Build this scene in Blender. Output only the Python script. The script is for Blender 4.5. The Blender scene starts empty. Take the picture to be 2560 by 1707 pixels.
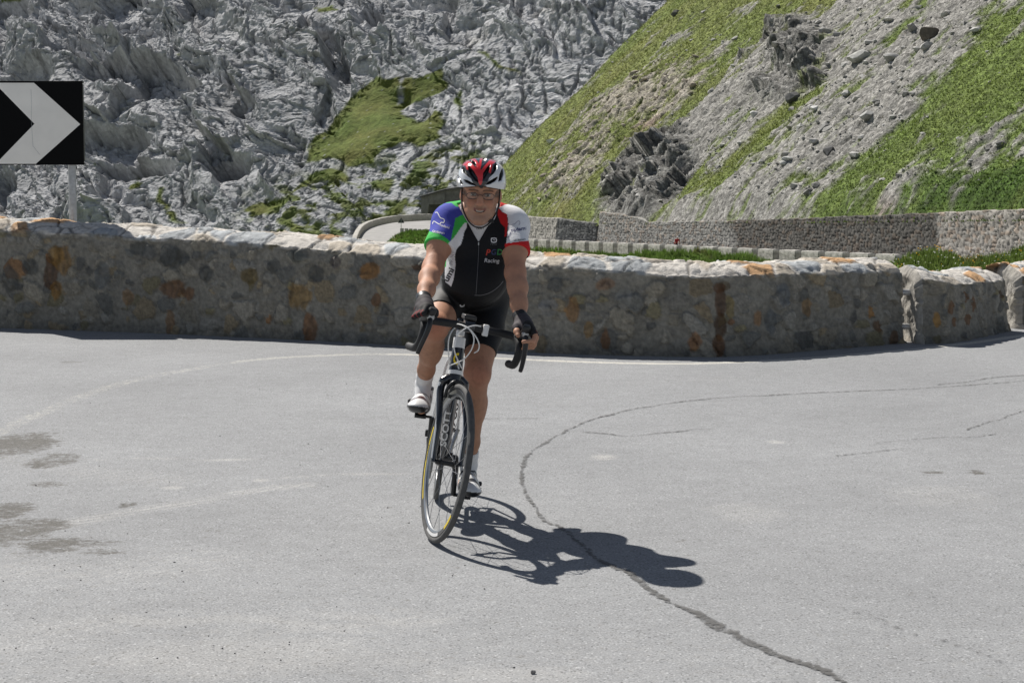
import bpy, bmesh, math, random
import numpy as np
from mathutils import Vector, Matrix
from mathutils.bvhtree import BVHTree

# ---------------------------------------------------------------- camera, sky, sun, exposure
scene = bpy.context.scene
C = scene.collection
R = math.radians
PITCH = R(5.58)
FPX = 4693.3
CAMZ = 1.6
camd = bpy.data.cameras.new("camera")
camd.lens = 66.0
camd.sensor_width = 36.0
camd.clip_end = 3000.0
camd.clip_start = 0.05
cam = bpy.data.objects.new("camera", camd)
cam.location = (0, 0, CAMZ)
cam.rotation_euler = (math.pi / 2 - PITCH, 0, 0)
C.objects.link(cam)
scene.camera = cam

SUN_AZ = R(-36.0)        # clockwise from +Y
SUN_EL = R(50.0)
SUNV = Vector((math.sin(SUN_AZ) * math.cos(SUN_EL), math.cos(SUN_AZ) * math.cos(SUN_EL), math.sin(SUN_EL)))
world = bpy.data.worlds.new("World")
scene.world = world
world.use_nodes = True
wn = world.node_tree
sky = wn.nodes.new("ShaderNodeTexSky")
sky.sky_type = 'NISHITA'
sky.sun_disc = False
sky.sun_elevation = SUN_EL
sky.sun_rotation = SUN_AZ % (2 * math.pi)
sky.altitude = 2200
sky.dust_density = 0.8
hsv = wn.nodes.new("ShaderNodeHueSaturation"); hsv.inputs["Saturation"].default_value = 0.62
wn.links.new(sky.outputs[0], hsv.inputs["Color"]); wn.links.new(hsv.outputs[0], wn.nodes["Background"].inputs[0])
wn.nodes["Background"].inputs[1].default_value = 0.058
sund = bpy.data.lights.new("sun", 'SUN')
sund.energy = 4.7
sund.angle = R(0.53)
sund.color = (1.0, 0.955, 0.89)
sun = bpy.data.objects.new("sun", sund)
sun.rotation_euler = SUNV.to_track_quat('Z', 'Y').to_euler()
sun.location = (-6, 8, 12)
C.objects.link(sun)
scene.view_settings.view_transform = 'Standard'
scene.view_settings.look = 'None'
scene.view_settings.exposure = 0.45
scene.view_settings.gamma = 1.0
scene.cycles.max_bounces = 6
scene.cycles.diffuse_bounces = 3
scene.cycles.transparent_max_bounces = 12
scene.cycles.use_adaptive_sampling = False

# ---------------------------------------------------------------- helpers
random.seed(4)
rng = np.random.default_rng(7)

def ray(px, py):
    cx = (np.asarray(px, float) - 1280.0) / FPX
    cy = -(np.asarray(py, float) - 853.5) / FPX
    return cx, math.cos(PITCH) + cy * math.sin(PITCH), -math.sin(PITCH) + cy * math.cos(PITCH)

def at_z(px, py, z=0.0):
    dx, dy, dz = ray(px, py)
    t = (z - CAMZ) / dz
    return np.stack([dx * t, dy * t, dz * t + CAMZ], -1)

def at_d(px, py, d):
    dx, dy, dz = ray(px, py)
    t = d / dy
    return np.stack([dx * t, dy * t + 0 * t, dz * t + CAMZ], -1)

def tag(o, label=None, cat=None, group=None, kind=None):
    if label: o["label"] = label
    if cat: o["category"] = cat
    if group: o["group"] = group
    if kind: o["kind"] = kind
    return o

def empty(name, loc=(0, 0, 0), mat=None):
    o = bpy.data.objects.new(name, None)
    o.empty_display_size = 0.1
    C.objects.link(o)
    if mat is not None: o.matrix_world = mat
    else: o.location = loc
    return o

def smooth(me, on=True):
    me.polygons.foreach_set("use_smooth", np.full(len(me.polygons), on))

def link(name, me, mat=None, parent=None):
    o = bpy.data.objects.new(name, me)
    C.objects.link(o)
    if mat is not None:
        for m in (mat if isinstance(mat, (list, tuple)) else [mat]): me.materials.append(m)
    if parent is not None: o.parent = parent
    return o

def np_mesh(name, V, F, mat=None, parent=None, col=None, sm=True, attrs=None):
    """V (n,3), F (m,k) all faces the same size"""
    V = np.ascontiguousarray(V, dtype=np.float32); F = np.ascontiguousarray(F, dtype=np.int32)
    me = bpy.data.meshes.new(name)
    me.vertices.add(len(V)); me.vertices.foreach_set("co", V.ravel())
    k = F.shape[1]
    me.loops.add(F.size); me.loops.foreach_set("vertex_index", F.ravel())
    me.polygons.add(len(F)); me.polygons.foreach_set("loop_start", np.arange(0, F.size, k, dtype=np.int32))
    me.update(calc_edges=True)
    smooth(me, sm)
    if col is not None: set_col(me, col)
    for an, av in (attrs or {}).items():
        a = me.attributes.new(an, 'FLOAT', 'POINT'); a.data.foreach_set("value", np.ascontiguousarray(av, dtype=np.float32).ravel())
    return link(name, me, mat, parent)

def set_col(me, col, name="Col"):
    c = np.ones((len(me.vertices), 4), np.float32); c[:, :3] = col
    a = me.color_attributes.new(name, 'FLOAT_COLOR', 'POINT')
    a.data.foreach_set("color", c.ravel())

def grid_faces(nu, nv, wrap_u=False):
    iu = np.arange(nu if wrap_u else nu - 1); iv = np.arange(nv - 1)
    A, B = np.meshgrid(iu, iv, indexing='ij'); A2 = (A + 1) % nu
    return np.stack([A * nv + B, A2 * nv + B, A2 * nv + B + 1, A * nv + B + 1], -1).reshape(-1, 4)

def grid_normals(P):
    du = np.gradient(P, axis=0); dv = np.gradient(P, axis=1)
    n = np.cross(du, dv); return n / (np.linalg.norm(n, axis=-1, keepdims=True) + 1e-9)

def ss(a, b, x):
    t = np.clip((np.asarray(x, float) - a) / (b - a), 0, 1); return t * t * (3 - 2 * t)

def _hash(i, j, k, seed):
    h = (i.astype(np.int64) * 374761393 + j.astype(np.int64) * 668265263 + k.astype(np.int64) * 2147483647 + seed * 974711) & 0xFFFFFFFF
    h = (h ^ (h >> 13)) * 1274126177 & 0xFFFFFFFF
    h = (h ^ (h >> 16)) * 2246822519 & 0xFFFFFFFF
    return (h ^ (h >> 15)) & 0xFFFFFFFF

def noise(x, y, z=0.0, seed=0):
    x, y, z = np.broadcast_arrays(np.asarray(x, float), np.asarray(y, float), np.asarray(z, float))
    xi, yi, zi = np.floor(x), np.floor(y), np.floor(z)
    fx, fy, fz = x - xi, y - yi, z - zi
    ux, uy, uz = (f * f * f * (f * (f * 6 - 15) + 10) for f in (fx, fy, fz))
    out = 0.0
    for a in (0, 1):
        for b in (0, 1):
            for c in (0, 1):
                h = _hash(xi + a, yi + b, zi + c, seed)
                gx = (h & 1023) / 511.5 - 1; gy = ((h >> 10) & 1023) / 511.5 - 1; gz = ((h >> 20) & 1023) / 511.5 - 1
                d = gx * (fx - a) + gy * (fy - b) + gz * (fz - c)
                out = out + d * (ux if a else 1 - ux) * (uy if b else 1 - uy) * (uz if c else 1 - uz)
    return out * 1.6

def fbm(x, y, z=0.0, oct=4, seed=0, gain=0.5, ridged=False):
    s = 0.0; a = 1.0; f = 1.0; t = 0.0
    for o in range(oct):
        n = noise(x * f, y * f, z * f, seed + o * 17)
        if ridged: n = 1 - 2 * np.abs(n)
        s = s + a * n; t += a; a *= gain; f *= 2.03
    return s / t

def worley(u, v, seed=0, jit=0.85):
    """2-D cells: F1, F2, three hashes of the nearest cell and the offset to its point"""
    iu, iv = np.floor(u), np.floor(v)
    f1 = np.full(u.shape, 9.0); f2 = np.full(u.shape, 9.0); hid = np.zeros(u.shape, np.int64)
    for a in (-1, 0, 1):
        for b in (-1, 0, 1):
            h = _hash(iu + a, iv + b, iu * 0, seed)
            pu = iu + a + .5 + jit * ((h & 1023) / 1023 - .5); pv = iv + b + .5 + jit * (((h >> 10) & 1023) / 1023 - .5)
            d = np.hypot(u - pu, v - pv)
            near = d < f1
            f2 = np.where(near, f1, np.minimum(f2, d)); hid = np.where(near, h, hid); f1 = np.where(near, d, f1)
    h2 = _hash(hid, hid * 0 + 3, hid * 0 + 1, seed + 5)
    return f1, f2, (h2 & 1023) / 1023., ((h2 >> 10) & 1023) / 1023., ((h2 >> 20) & 1023) / 1023.

def in_poly(x, y, poly):
    poly = np.asarray(poly, float); inside = np.zeros(np.shape(x), bool)
    n = len(poly); j = n - 1
    for i in range(n):
        xi, yi = poly[i]; xj, yj = poly[j]
        if yi != yj:
            c = ((yi > y) != (yj > y)) & (x < (xj - xi) * (y - yi) / (yj - yi) + xi)
            inside ^= c
        j = i
    return inside

def poly_sd(x, y, poly):
    """signed distance to a polygon, positive inside"""
    poly = np.asarray(poly, float); d = np.full(np.shape(x), 1e9)
    for i in range(len(poly)):
        a = poly[i - 1]; b = poly[i]; e = b - a; L = (e * e).sum() + 1e-12
        t = np.clip(((x - a[0]) * e[0] + (y - a[1]) * e[1]) / L, 0, 1)
        d = np.minimum(d, np.hypot(x - a[0] - t * e[0], y - a[1] - t * e[1]))
    return np.where(in_poly(x, y, poly), d, -d)

# ---------------------------------------------------------------- materials
class NT:
    def __init__(s, name):
        s.m = bpy.data.materials.new(name); s.m.use_nodes = True
        s.t = s.m.node_tree; s.b = s.t.nodes["Principled BSDF"]
    def n(s, typ, **kw):
        nd = s.t.nodes.new(typ)
        for k, v in kw.items():
            if k.startswith("i_"):
                key = k[2:]; key = int(key) if key.isdigit() else key.replace("_", " ")
                nd.inputs[key].default_value = v
            else: setattr(nd, k, v)
        return nd
    def l(s, a, b): s.t.links.new(a, b)

def mat_plain(name, col, rough=0.5, metal=0.0, var=0.12, nscale=40., bump=0.0, bscale=200., coat=0.0, spec=0.5, sss=0.0):
    k = NT(name); b = k.b
    tc = k.n("ShaderNodeTexCoord")
    nz = k.n("ShaderNodeTexNoise", i_Scale=nscale, i_Detail=4.0); k.l(tc.outputs["Object"], nz.inputs["Vector"])
    rp = k.n("ShaderNodeMapRange", i_1=0.3, i_2=0.7, i_3=1 - var, i_4=1 + var); k.l(nz.outputs["Fac"], rp.inputs[0])
    mx = k.n("ShaderNodeVectorMath", operation='SCALE'); mx.inputs[0].default_value = col[:3]; k.l(rp.outputs[0], mx.inputs["Scale"])
    k.l(mx.outputs[0], b.inputs["Base Color"])
    b.inputs["Roughness"].default_value = rough; b.inputs["Metallic"].default_value = metal
    b.inputs["Coat Weight"].default_value = coat; b.inputs["Specular IOR Level"].default_value = spec
    if coat: b.inputs["Coat Roughness"].default_value = 0.08
    if bump:
        n2 = k.n("ShaderNodeTexNoise", i_Scale=bscale, i_Detail=3.0); k.l(tc.outputs["Object"], n2.inputs["Vector"])
        bp = k.n("ShaderNodeBump", i_Strength=bump, i_Distance=0.002); k.l(n2.outputs["Fac"], bp.inputs["Height"]); k.l(bp.outputs[0], b.inputs["Normal"])
    return k.m

def mat_attr(name, rough=0.9, var=0.18, nscale=8., detail=6., bump=0.4, bdist=0.05, bscale=None, spec=0.3, sat=None, coat=0.0, nrough=0.65, sss=0.0, speck=None, samp=.5):
    """base colour from the mesh's own colour attribute, broken up by noise"""
    k = NT(name); b = k.b
    tc = k.n("ShaderNodeTexCoord")
    at = k.n("ShaderNodeAttribute", attribute_name="Col")
    nz = k.n("ShaderNodeTexNoise", i_Scale=nscale, i_Detail=detail, i_Roughness=nrough); k.l(tc.outputs["Object"], nz.inputs["Vector"])
    rp = k.n("ShaderNodeMapRange", i_1=0.28, i_2=0.72, i_3=1 - var, i_4=1 + var); k.l(nz.outputs["Fac"], rp.inputs[0])
    mx = k.n("ShaderNodeVectorMath", operation='SCALE'); k.l(at.outputs["Color"], mx.inputs[0]); k.l(rp.outputs[0], mx.inputs["Scale"])
    cout = mx.outputs[0]; hv = None
    for sp_ in (speck or ()):
        vo = k.n("ShaderNodeTexVoronoi", i_Scale=sp_); k.l(tc.outputs["Object"], vo.inputs["Vector"]); se = k.n("ShaderNodeSeparateColor"); k.l(vo.outputs["Color"], se.inputs[0])
        r2 = k.n("ShaderNodeMapRange", i_1=0.0, i_2=1.0, i_3=1 - samp, i_4=1 + samp); k.l(se.outputs[0], r2.inputs[0])
        m2 = k.n("ShaderNodeVectorMath", operation='SCALE'); k.l(cout, m2.inputs[0]); k.l(r2.outputs[0], m2.inputs["Scale"]); cout = m2.outputs[0]
    k.l(cout, b.inputs["Base Color"])
    b.inputs["Roughness"].default_value = rough; b.inputs["Specular IOR Level"].default_value = spec
    b.inputs["Coat Weight"].default_value = coat
    if coat: b.inputs["Coat Roughness"].default_value = 0.1
    if sss:
        b.inputs["Subsurface Weight"].default_value = sss
        b.inputs["Subsurface Radius"].default_value = (0.012, 0.005, 0.003); b.inputs["Subsurface Scale"].default_value = 1.0
    if bump:
        n2 = nz
        if bscale:
            n2 = k.n("ShaderNodeTexNoise", i_Scale=bscale, i_Detail=detail, i_Roughness=0.7); k.l(tc.outputs["Object"], n2.inputs["Vector"])
        bp = k.n("ShaderNodeBump", i_Strength=bump, i_Distance=bdist); k.l(n2.outputs["Fac"], bp.inputs["Height"]); k.l(bp.outputs[0], b.inputs["Normal"])
    return k.m

# ---------------------------------------------------------------- merged scatters (stuff)
def blades(name, P, h, w, col, nb=5, lean=0.45, parent=None, mat=None, up=None, seed=1):
    """P (n,3) roots; per root nb triangular blades"""
    r = np.random.default_rng(seed); n = len(P)
    a = r.uniform(0, 2 * np.pi, (n, nb)); hh = (h if np.ndim(h) else np.full(n, h))[:, None] * r.uniform(.55, 1.15, (n, nb)); ww = w * r.uniform(.6, 1.3, (n, nb))
    off = r.uniform(-1, 1, (n, nb, 2)) * (ww * 1.6)[..., None]
    root = P[:, None, :] + np.concatenate([off, np.zeros((n, nb, 1))], -1)
    d = np.stack([np.cos(a), np.sin(a), 0 * a], -1); e = np.stack([-np.sin(a), np.cos(a), 0 * a], -1)
    le = r.uniform(0, lean, (n, nb))
    tip = root + d * (hh * le)[..., None] + np.array([0, 0, 1.]) * hh[..., None]
    e2 = e * (ww * .5)[..., None]
    V = np.stack([root - e2, root + e2, tip], 2).reshape(-1, 3)
    F = np.arange(len(V)).reshape(-1, 3)
    cc = col[:, None, :] * r.uniform(.75, 1.25, (n, nb, 1)); cc = np.repeat(cc.reshape(-1, 3), 3, 0)
    return np_mesh(name, V, F, mat, parent, col=cc, sm=False)

def _ico():
    t = (1 + 5 ** .5) / 2
    v = np.array([(-1, t, 0), (1, t, 0), (-1, -t, 0), (1, -t, 0), (0, -1, t), (0, 1, t), (0, -1, -t), (0, 1, -t), (t, 0, -1), (t, 0, 1), (-t, 0, -1), (-t, 0, 1)]) / math.sqrt(1 + t * t)
    f = np.array([(0, 11, 5), (0, 5, 1), (0, 1, 7), (0, 7, 10), (0, 10, 11), (1, 5, 9), (5, 11, 4), (11, 10, 2), (10, 7, 6), (7, 1, 8), (3, 9, 4), (3, 4, 2), (3, 2, 6), (3, 6, 8), (3, 8, 9), (4, 9, 5), (2, 4, 11), (6, 2, 10), (8, 6, 7), (9, 8, 1)])
    return v, f

def rocks(name, P, size, col, mat, seed=1, flat=0.6, parent=None):
    r = np.random.default_rng(seed); n = len(P); v, f = _ico()
    V = v[None] * r.uniform(.6, 1.25, (n, 12, 1)); V = V * r.uniform(.6, 1.3, (n, 1, 3)) * np.array([1, 1, flat])
    a = r.uniform(0, 2 * np.pi, n); ca, sa = np.cos(a)[:, None], np.sin(a)[:, None]
    t1 = r.uniform(-.6, .6, n)[:, None]
    x, y, z = V[..., 0], V[..., 1], V[..., 2]
    y, z = y * np.cos(t1) - z * np.sin(t1), y * np.sin(t1) + z * np.cos(t1)
    x, y = x * ca - y * sa, x * sa + y * ca
    V = np.stack([x, y, z], -1) * np.asarray(size)[:, None, None] + P[:, None, :]
    F = (f[None] + (np.arange(n) * 12)[:, None, None]).reshape(-1, 3)
    return np_mesh(name, V.reshape(-1, 3), F, mat, parent, col=np.repeat(col, 12, 0), sm=False)

def blade_mat():
    k = NT("grass_blades"); b = k.b
    at = k.n("ShaderNodeAttribute", attribute_name="Col")
    k.l(at.outputs["Color"], b.inputs["Base Color"]); b.inputs["Roughness"].default_value = 0.7; b.inputs["Specular IOR Level"].default_value = 0.25
    tr = k.n("ShaderNodeBsdfTranslucent"); k.l(at.outputs["Color"], tr.inputs["Color"])
    mx = k.n("ShaderNodeMixShader", i_0=0.35); k.l(b.outputs[0], mx.inputs[1]); k.l(tr.outputs[0], mx.inputs[2])
    k.l(mx.outputs[0], k.t.nodes["Material Output"].inputs["Surface"])
    return k.m
M_BLADE = blade_mat()
# ================================================================ ground, near road
WALLPX = [(-420, 803), (0, 819), (514, 838), (1029, 864), (1315, 880), (1560, 888), (1813, 891), (2034, 876), (2258, 857)]
WB = at_z([p[0] for p in WALLPX], [p[1] for p in WALLPX])[:, :2]

def ygr_wall(x):
    xs = np.concatenate([WB[:, 0], [3.62, 4.62, 7.0]]); ys = np.concatenate([WB[:, 1], [16.15, 17.3, 20.0]])
    return np.interp(x, xs, ys)

gx = np.concatenate([np.linspace(-220, -12, 24), np.linspace(-10, 12, 89), np.linspace(14, 220, 24)])
gy = np.concatenate([np.linspace(-60, 4, 14), np.linspace(5, 24, 77), np.linspace(26, 420, 90)])
GX, GY = np.meshgrid(gx, gy, indexing='ij')
q = GY - ygr_wall(GX) - 0.9
valley = -5.2 - 0.02 * np.clip(GY - 40, 0, None) - 2.0 * ss(25, 60, GY)
GZ = np.where(q > 0, np.maximum(-0.55 * q, valley), 0.0)
GZ = GZ + np.where(q > 3, 0.25 * fbm(GX / 4, GY / 4, oct=3, seed=3), 0) - 0.006
GC = np.ones(GX.shape + (3,)) * np.array([.30, .29, .27])
gm = ss(-.2, .5, fbm(GX / 5, GY / 5, oct=3, seed=9) + .35)[..., None]
GC = np.where((q > .8)[..., None], GC * (1 - gm) + gm * np.array([.10, .13, .03]), GC)
M_GROUND = mat_attr("ground_earth", nscale=3., bump=0.5, bdist=.05)
tag(np_mesh("ground", np.stack([GX, GY, GZ], -1).reshape(-1, 3), grid_faces(len(gx), len(gy)), M_GROUND, col=GC.reshape(-1, 3)), kind='structure')

# asphalt: fine grain, paler worn zones, attributes stain / pale / line carry the marks that lie on this road
def asphalt_mat():
    k = NT("worn_asphalt"); b = k.b
    tc = k.n("ShaderNodeTexCoord"); O = tc.outputs["Object"]
    big = k.n("ShaderNodeTexNoise", i_Scale=0.55, i_Detail=5.0, i_Roughness=.6); k.l(O, big.inputs["Vector"])
    mid = k.n("ShaderNodeTexNoise", i_Scale=7.0, i_Detail=5.0, i_Roughness=.65); k.l(O, mid.inputs["Vector"])
    fine = k.n("ShaderNodeTexNoise", i_Scale=120.0, i_Detail=3.0, i_Roughness=.7); k.l(O, fine.inputs["Vector"])
    vor = k.n("ShaderNodeTexVoronoi", i_Scale=150.0); k.l(O, vor.inputs["Vector"])
    def mr(src, a, b_, c, d):
        m = k.n("ShaderNodeMapRange", i_1=a, i_2=b_, i_3=c, i_4=d); k.l(src, m.inputs[0]); return m.outputs[0]
    def mul(a, b_, op='MULTIPLY'):
        m = k.n("ShaderNodeMath", operation=op)
        for i, s in enumerate((a, b_)):
            if isinstance(s, (int, float)): m.inputs[i].default_value = s
            else: k.l(s, m.inputs[i])
        return m.outputs[0]
    val = mul(mul(mr(big.outputs["Fac"], .3, .7, .90, 1.10), mr(mid.outputs["Fac"], .3, .7, .93, 1.07)), mr(fine.outputs["Fac"], .3, .7, .72, 1.28))
    sp = k.n("ShaderNodeSeparateColor"); k.l(vor.outputs["Color"], sp.inputs[0])
    chip = mr(sp.outputs[0], .90, .98, 0.0, 0.48)                    # pale aggregate chips
    pit = mr(sp.outputs[1], .86, .97, 0.0, -0.44)
    val = mul(val, mul(1.0, mul(chip, pit, 'ADD'), 'ADD'))
    at_p = k.n("ShaderNodeAttribute", attribute_name="pale"); at_s = k.n("ShaderNodeAttribute", attribute_name="stain"); at_l = k.n("ShaderNodeAttribute", attribute_name="line")
    brk = k.n("ShaderNodeTexNoise", i_Scale=22.0, i_Detail=6.0, i_Roughness=.75); k.l(O, brk.inputs["Vector"])
    def col(c):
        m = k.n("ShaderNodeVectorMath", operation='SCALE'); m.inputs[0].default_value = c; k.l(val, m.inputs["Scale"]); return m.outputs[0]
    def mix(f, a, b_):
        m = k.n("ShaderNodeMix", data_type='RGBA'); k.l(f, m.inputs[0]); k.l(a, m.inputs[6]); k.l(b_, m.inputs[7]); return m.outputs[2]
    c = col((.263, .268, .274))
    f_p = mr(mul(at_p.outputs["Fac"], mul(brk.outputs["Fac"], -.5, 'ADD'), 'ADD'), .1, .9, 0, 1)
    c = mix(f_p, c, col((.385, .38, .37)))
    f_s = mr(mul(at_s.outputs["Fac"], mul(mul(brk.outputs["Fac"], -.5, 'ADD'), 3.0), 'ADD'), .22, .75, 0, .95)
    c = mix(f_s, c, col((.115, .110, .100)))
    f_l = mr(mul(at_l.outputs["Fac"], mul(mul(brk.outputs["Fac"], -.5, 'ADD'), 1.5), 'ADD'), .35, .75, 0, .9)
    c = mix(f_l, c, col((.50, .485, .44)))
    k.l(c, b.inputs["Base Color"])
    b.inputs["Roughness"].default_value = .88; b.inputs["Specular IOR Level"].default_value = .3
    bp = k.n("ShaderNodeBump", i_Strength=.55, i_Distance=.006); k.l(mul(fine.outputs["Fac"], sp.outputs[0], 'ADD'), bp.inputs["Height"]); k.l(bp.outputs[0], b.inputs["Normal"])
    return k.m
M_ASPH = asphalt_mat()

def pline(pts_px):
    p = at_z([a for a, _ in pts_px], [b for _, b in pts_px])[:, :2]; return p

def spline(p, n):
    """Catmull-Rom through rows of p, n samples per span"""
    p = np.asarray(p, float); P = np.vstack([2 * p[0] - p[1], p, 2 * p[-1] - p[-2]]); out = []
    for i in range(1, len(P) - 2):
        t = np.linspace(0, 1, n, endpoint=False)[:, None]; a, b, c, d = P[i - 1], P[i], P[i + 1], P[i + 2]
        out.append(.5 * ((2 * b) + (-a + c) * t + (2 * a - 5 * b + 4 * c - d) * t ** 2 + (-a + 3 * b - 3 * c + d) * t ** 3))
    return np.vstack(out + [P[-2][None]])

def dist_line(x, y, pts):
    d = np.full(x.shape, 1e9)
    for i in range(len(pts) - 1):
        a, b = pts[i], pts[i + 1]; e = b - a; L = (e * e).sum() + 1e-12
        t = np.clip(((x - a[0]) * e[0] + (y - a[1]) * e[1]) / L, 0, 1)
        d = np.minimum(d, np.hypot(x - a[0] - t * e[0], y - a[1] - t * e[1]))
    return d

rx = np.concatenate([np.linspace(-60, -6.2, 20), np.arange(-6, 6.5, .035), np.linspace(6.6, 60, 20)])
ry = np.concatenate([np.linspace(-50, 4.9, 16), np.arange(5, 18.2, .035), np.linspace(18.3, 24, 8)])
RX, RY = np.meshgrid(rx, ry, indexing='ij')
RZ = np.where(RY < ygr_wall(RX) + .35, 0.0, -.03)
nn = fbm(RX * 1.1, RY * 1.1, oct=4, seed=31)
NW = fbm(RX * 1.9, RY * 3.4, oct=6, seed=41, gain=.72)
def E(px, py, wpx, hpx):
    """an elliptical mark centred on a photo point"""
    c = at_z(px, py); a = at_z(px + wpx, py); b = at_z(px, py + hpx)
    return np.hypot((RX - c[0]) / abs(a[0] - c[0]), (RY - c[1]) / abs(b[1] - c[1])) + .35 * nn + .85 * NW
stain = np.zeros(RX.shape); pale = np.zeros(RX.shape); line = np.zeros(RX.shape)
for px, py, w, h, s in [(30, 1112, 110, 34, 1.0), (130, 1150, 60, 20, .95), (10, 1280, 75, 26, .95), (25, 1335, 125, 50, 1.15), (125, 1362, 110, 26, 1.0), (235, 1358, 75, 13, .75), (250, 1378, 60, 9, .55), (120, 1208, 60, 9, .55), (318, 1262, 26, 8, .62), (530, 1325, 35, 7, .5), (180, 905, 35, 4, .5),
                        (2445, 1180, 22, 7, .7), (2335, 1180, 25, 4, .5), (1700, 1350, 35, 6, .38)]:
    stain = np.maximum(stain, s * (1 - ss(.55, 1.25, E(px, py, w, h))))
stain = np.clip(stain * (.62 + 1.1 * fbm(RX * 2.6, RY * 5.0, oct=5, seed=33, gain=.66)) + .16 * (stain > .3), 0, 1.0)
for pts, w, s in [([(160, 1310), (330, 1278), (480, 1255), (640, 1225), (760, 1212)], .085, .8), ([(200, 1150), (320, 1147), (440, 1147), (640, 1150)], .05, .6), ([(690, 1195), (860, 1185), (1060, 1186)], .045, .6),
                  ([(40, 1600), (300, 1560), (620, 1560), (1000, 1550)], .16, .32), ([(300, 1640), (700, 1580), (1100, 1550)], .05, .4), ([(1400, 1010), (1560, 960), (1900, 940)], .2, .25), ([(0, 1150), (150, 1170), (400, 1200)], .2, .35), ([(0, 1420), (200, 1440), (500, 1400)], .25, .3)]:
    dl = dist_line(RX, RY, spline(pline(pts), 6)); pale = np.maximum(pale, 1.15 * s * (1 - ss(.2, 1.5, dl / w)) * (.55 + .45 * np.cos(dl * 150)) * np.clip(.75 + .8 * fbm(RX * .8, RY * 3, oct=3, seed=37), .1, 1.2))
for px, py, w, h, s in [(1940, 1105, 30, 6, .9), (1505, 1142, 40, 9, .8), (435, 1218, 30, 5, .7), (650, 1200, 28, 5, .7), (1860, 1280, 120, 40, .3), (2350, 1240, 160, 40, .3), (600, 1640, 500, 60, .25), (1250, 1690, 300, 30, .25)]:
    pale = np.maximum(pale, s * (1 - ss(.3, 1.2, E(px, py, w, h))))
tl = np.clip((RX * -.5 - RY + 9.5) / 6, 0, 1)
pale = np.clip(pale + .20 * ss(0, 1, tl) + .10 * nn, 0, 1)
LINE_PX = [(-60, 1110), (40, 1060), (120, 1025), (200, 992), (290, 962), (380, 940), (470, 925), (560, 909), (660, 897), (800, 889), (940, 885), (1100, 889), (1300, 898), (1500, 906), (1700, 909), (1850, 905), (2000, 897), (2140, 886), (2300, 872), (2450, 854), (2600, 832)]
lp = spline(pline(LINE_PX), 8)
ld = dist_line(RX, RY, lp)
line = (1 - ss(.045, np.where(RX < -1.0, .12, .075), ld)) * np.where(RX < -1.0, .50, .85) * np.where(RX < -2.2, .78, 1.0) + .18 * nn * (ld < .1)
tag(np_mesh("road", np.stack([RX, RY, RZ], -1).reshape(-1, 3), grid_faces(len(rx), len(ry)), M_ASPH, attrs={"stain": stain, "pale": pale, "line": np.clip(line, 0, 1)}), kind='structure')
road = bpy.data.objects["road"]

# cracks: dark jagged strips on the asphalt
def crack_mat():
    k = NT("crack_filler"); b = k.b
    tc = k.n("ShaderNodeTexCoord")
    nz = k.n("ShaderNodeTexNoise", i_Scale=28.0, i_Detail=5.0, i_Roughness=.8); k.l(tc.outputs["Object"], nz.inputs["Vector"])
    at = k.n("ShaderNodeAttribute", attribute_name="edge")
    s = k.n("ShaderNodeMath", operation='MULTIPLY_ADD', i_1=1.9); k.l(nz.outputs["Fac"], s.inputs[0]); k.l(at.outputs["Fac"], s.inputs[2])
    rp = k.n("ShaderNodeMapRange", i_1=1.36, i_2=1.70, i_3=0, i_4=.92); k.l(s.outputs[0], rp.inputs[0])
    k.l(rp.outputs[0], b.inputs["Alpha"])
    b.inputs["Base Color"].default_value = (.085, .083, .08, 1); b.inputs["Roughness"].default_value = .8
    return k.m
M_CRACK = crack_mat()
def crack(pts, w, s=1.0, seed=0):
    p = spline(pline(pts), 30); n = len(p)
    t = np.gradient(p, axis=0); t /= np.linalg.norm(t, axis=1, keepdims=True); nr = np.stack([-t[:, 1], t[:, 0]], -1)
    L = np.concatenate([[0], np.cumsum(np.linalg.norm(np.diff(p, axis=0), axis=1))])
    w, s = w * (1.35 if w < .012 else 1.08), s * (1.22 if w < .012 else 1.05)
    p = p + nr * (.014 * noise(L * 5, 0.3, seed=seed) + .012 * noise(L * 30, .7, seed=seed + 1))[:, None]
    r = np.random.default_rng(seed); ww = w * (.75 + .8 * np.clip(noise(L * 4, 2.2, seed=seed + 2), -.5, 1))
    offs = np.array([-1.6, -.55, .55, 1.6]); ed = np.array([-.1, .62, .62, -.1]) * s
    V = np.stack([np.concatenate([p + nr * (ww * o)[:, None], np.full((n, 1), .004)], 1) for o in offs], 1)
    tag(np_mesh("crack", V.reshape(-1, 3), grid_faces(n, 4), M_CRACK, road, attrs={"edge": np.tile(ed, n)}))
crack([(2140, 1720), (2050, 1672), (1960, 1643), (1880, 1610), (1800, 1570), (1730, 1530), (1660, 1500), (1590, 1445), (1540, 1420), (1500, 1400)], .026, 1.0, 1)
crack([(1500, 1400), (1440, 1350), (1400, 1318), (1365, 1305), (1335, 1262), (1312, 1225), (1303, 1185), (1312, 1148), (1345, 1118), (1400, 1086), (1470, 1052), (1560, 1028)], .017, .9, 2)
crack([(1560, 1028), (1680, 1008), (1800, 995), (1950, 987), (2100, 980), (2250, 974), (2400, 965), (2580, 951)], .022, .85, 3)
crack([(2340, 962), (2420, 955), (2480, 945), (2580, 937)], .010, .8, 4)
crack([(1460, 1080), (1520, 1085), (1570, 1091), (1640, 1085), (1720, 1076), (1790, 1072)], .010, .85, 5)
crack([(1160, 1046), (1230, 1048), (1290, 1047), (1350, 1046)], .010, .75, 6)
crack([(2190, 1108), (2280, 1100), (2360, 1094), (2440, 1092), (2490, 1085)], .009, .8, 7)
crack([(2090, 1140), (2160, 1133), (2240, 1123)], .009, .7, 8)
crack([(2415, 1075), (2460, 1060), (2510, 1045), (2580, 1020)], .009, .75, 9)
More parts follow.
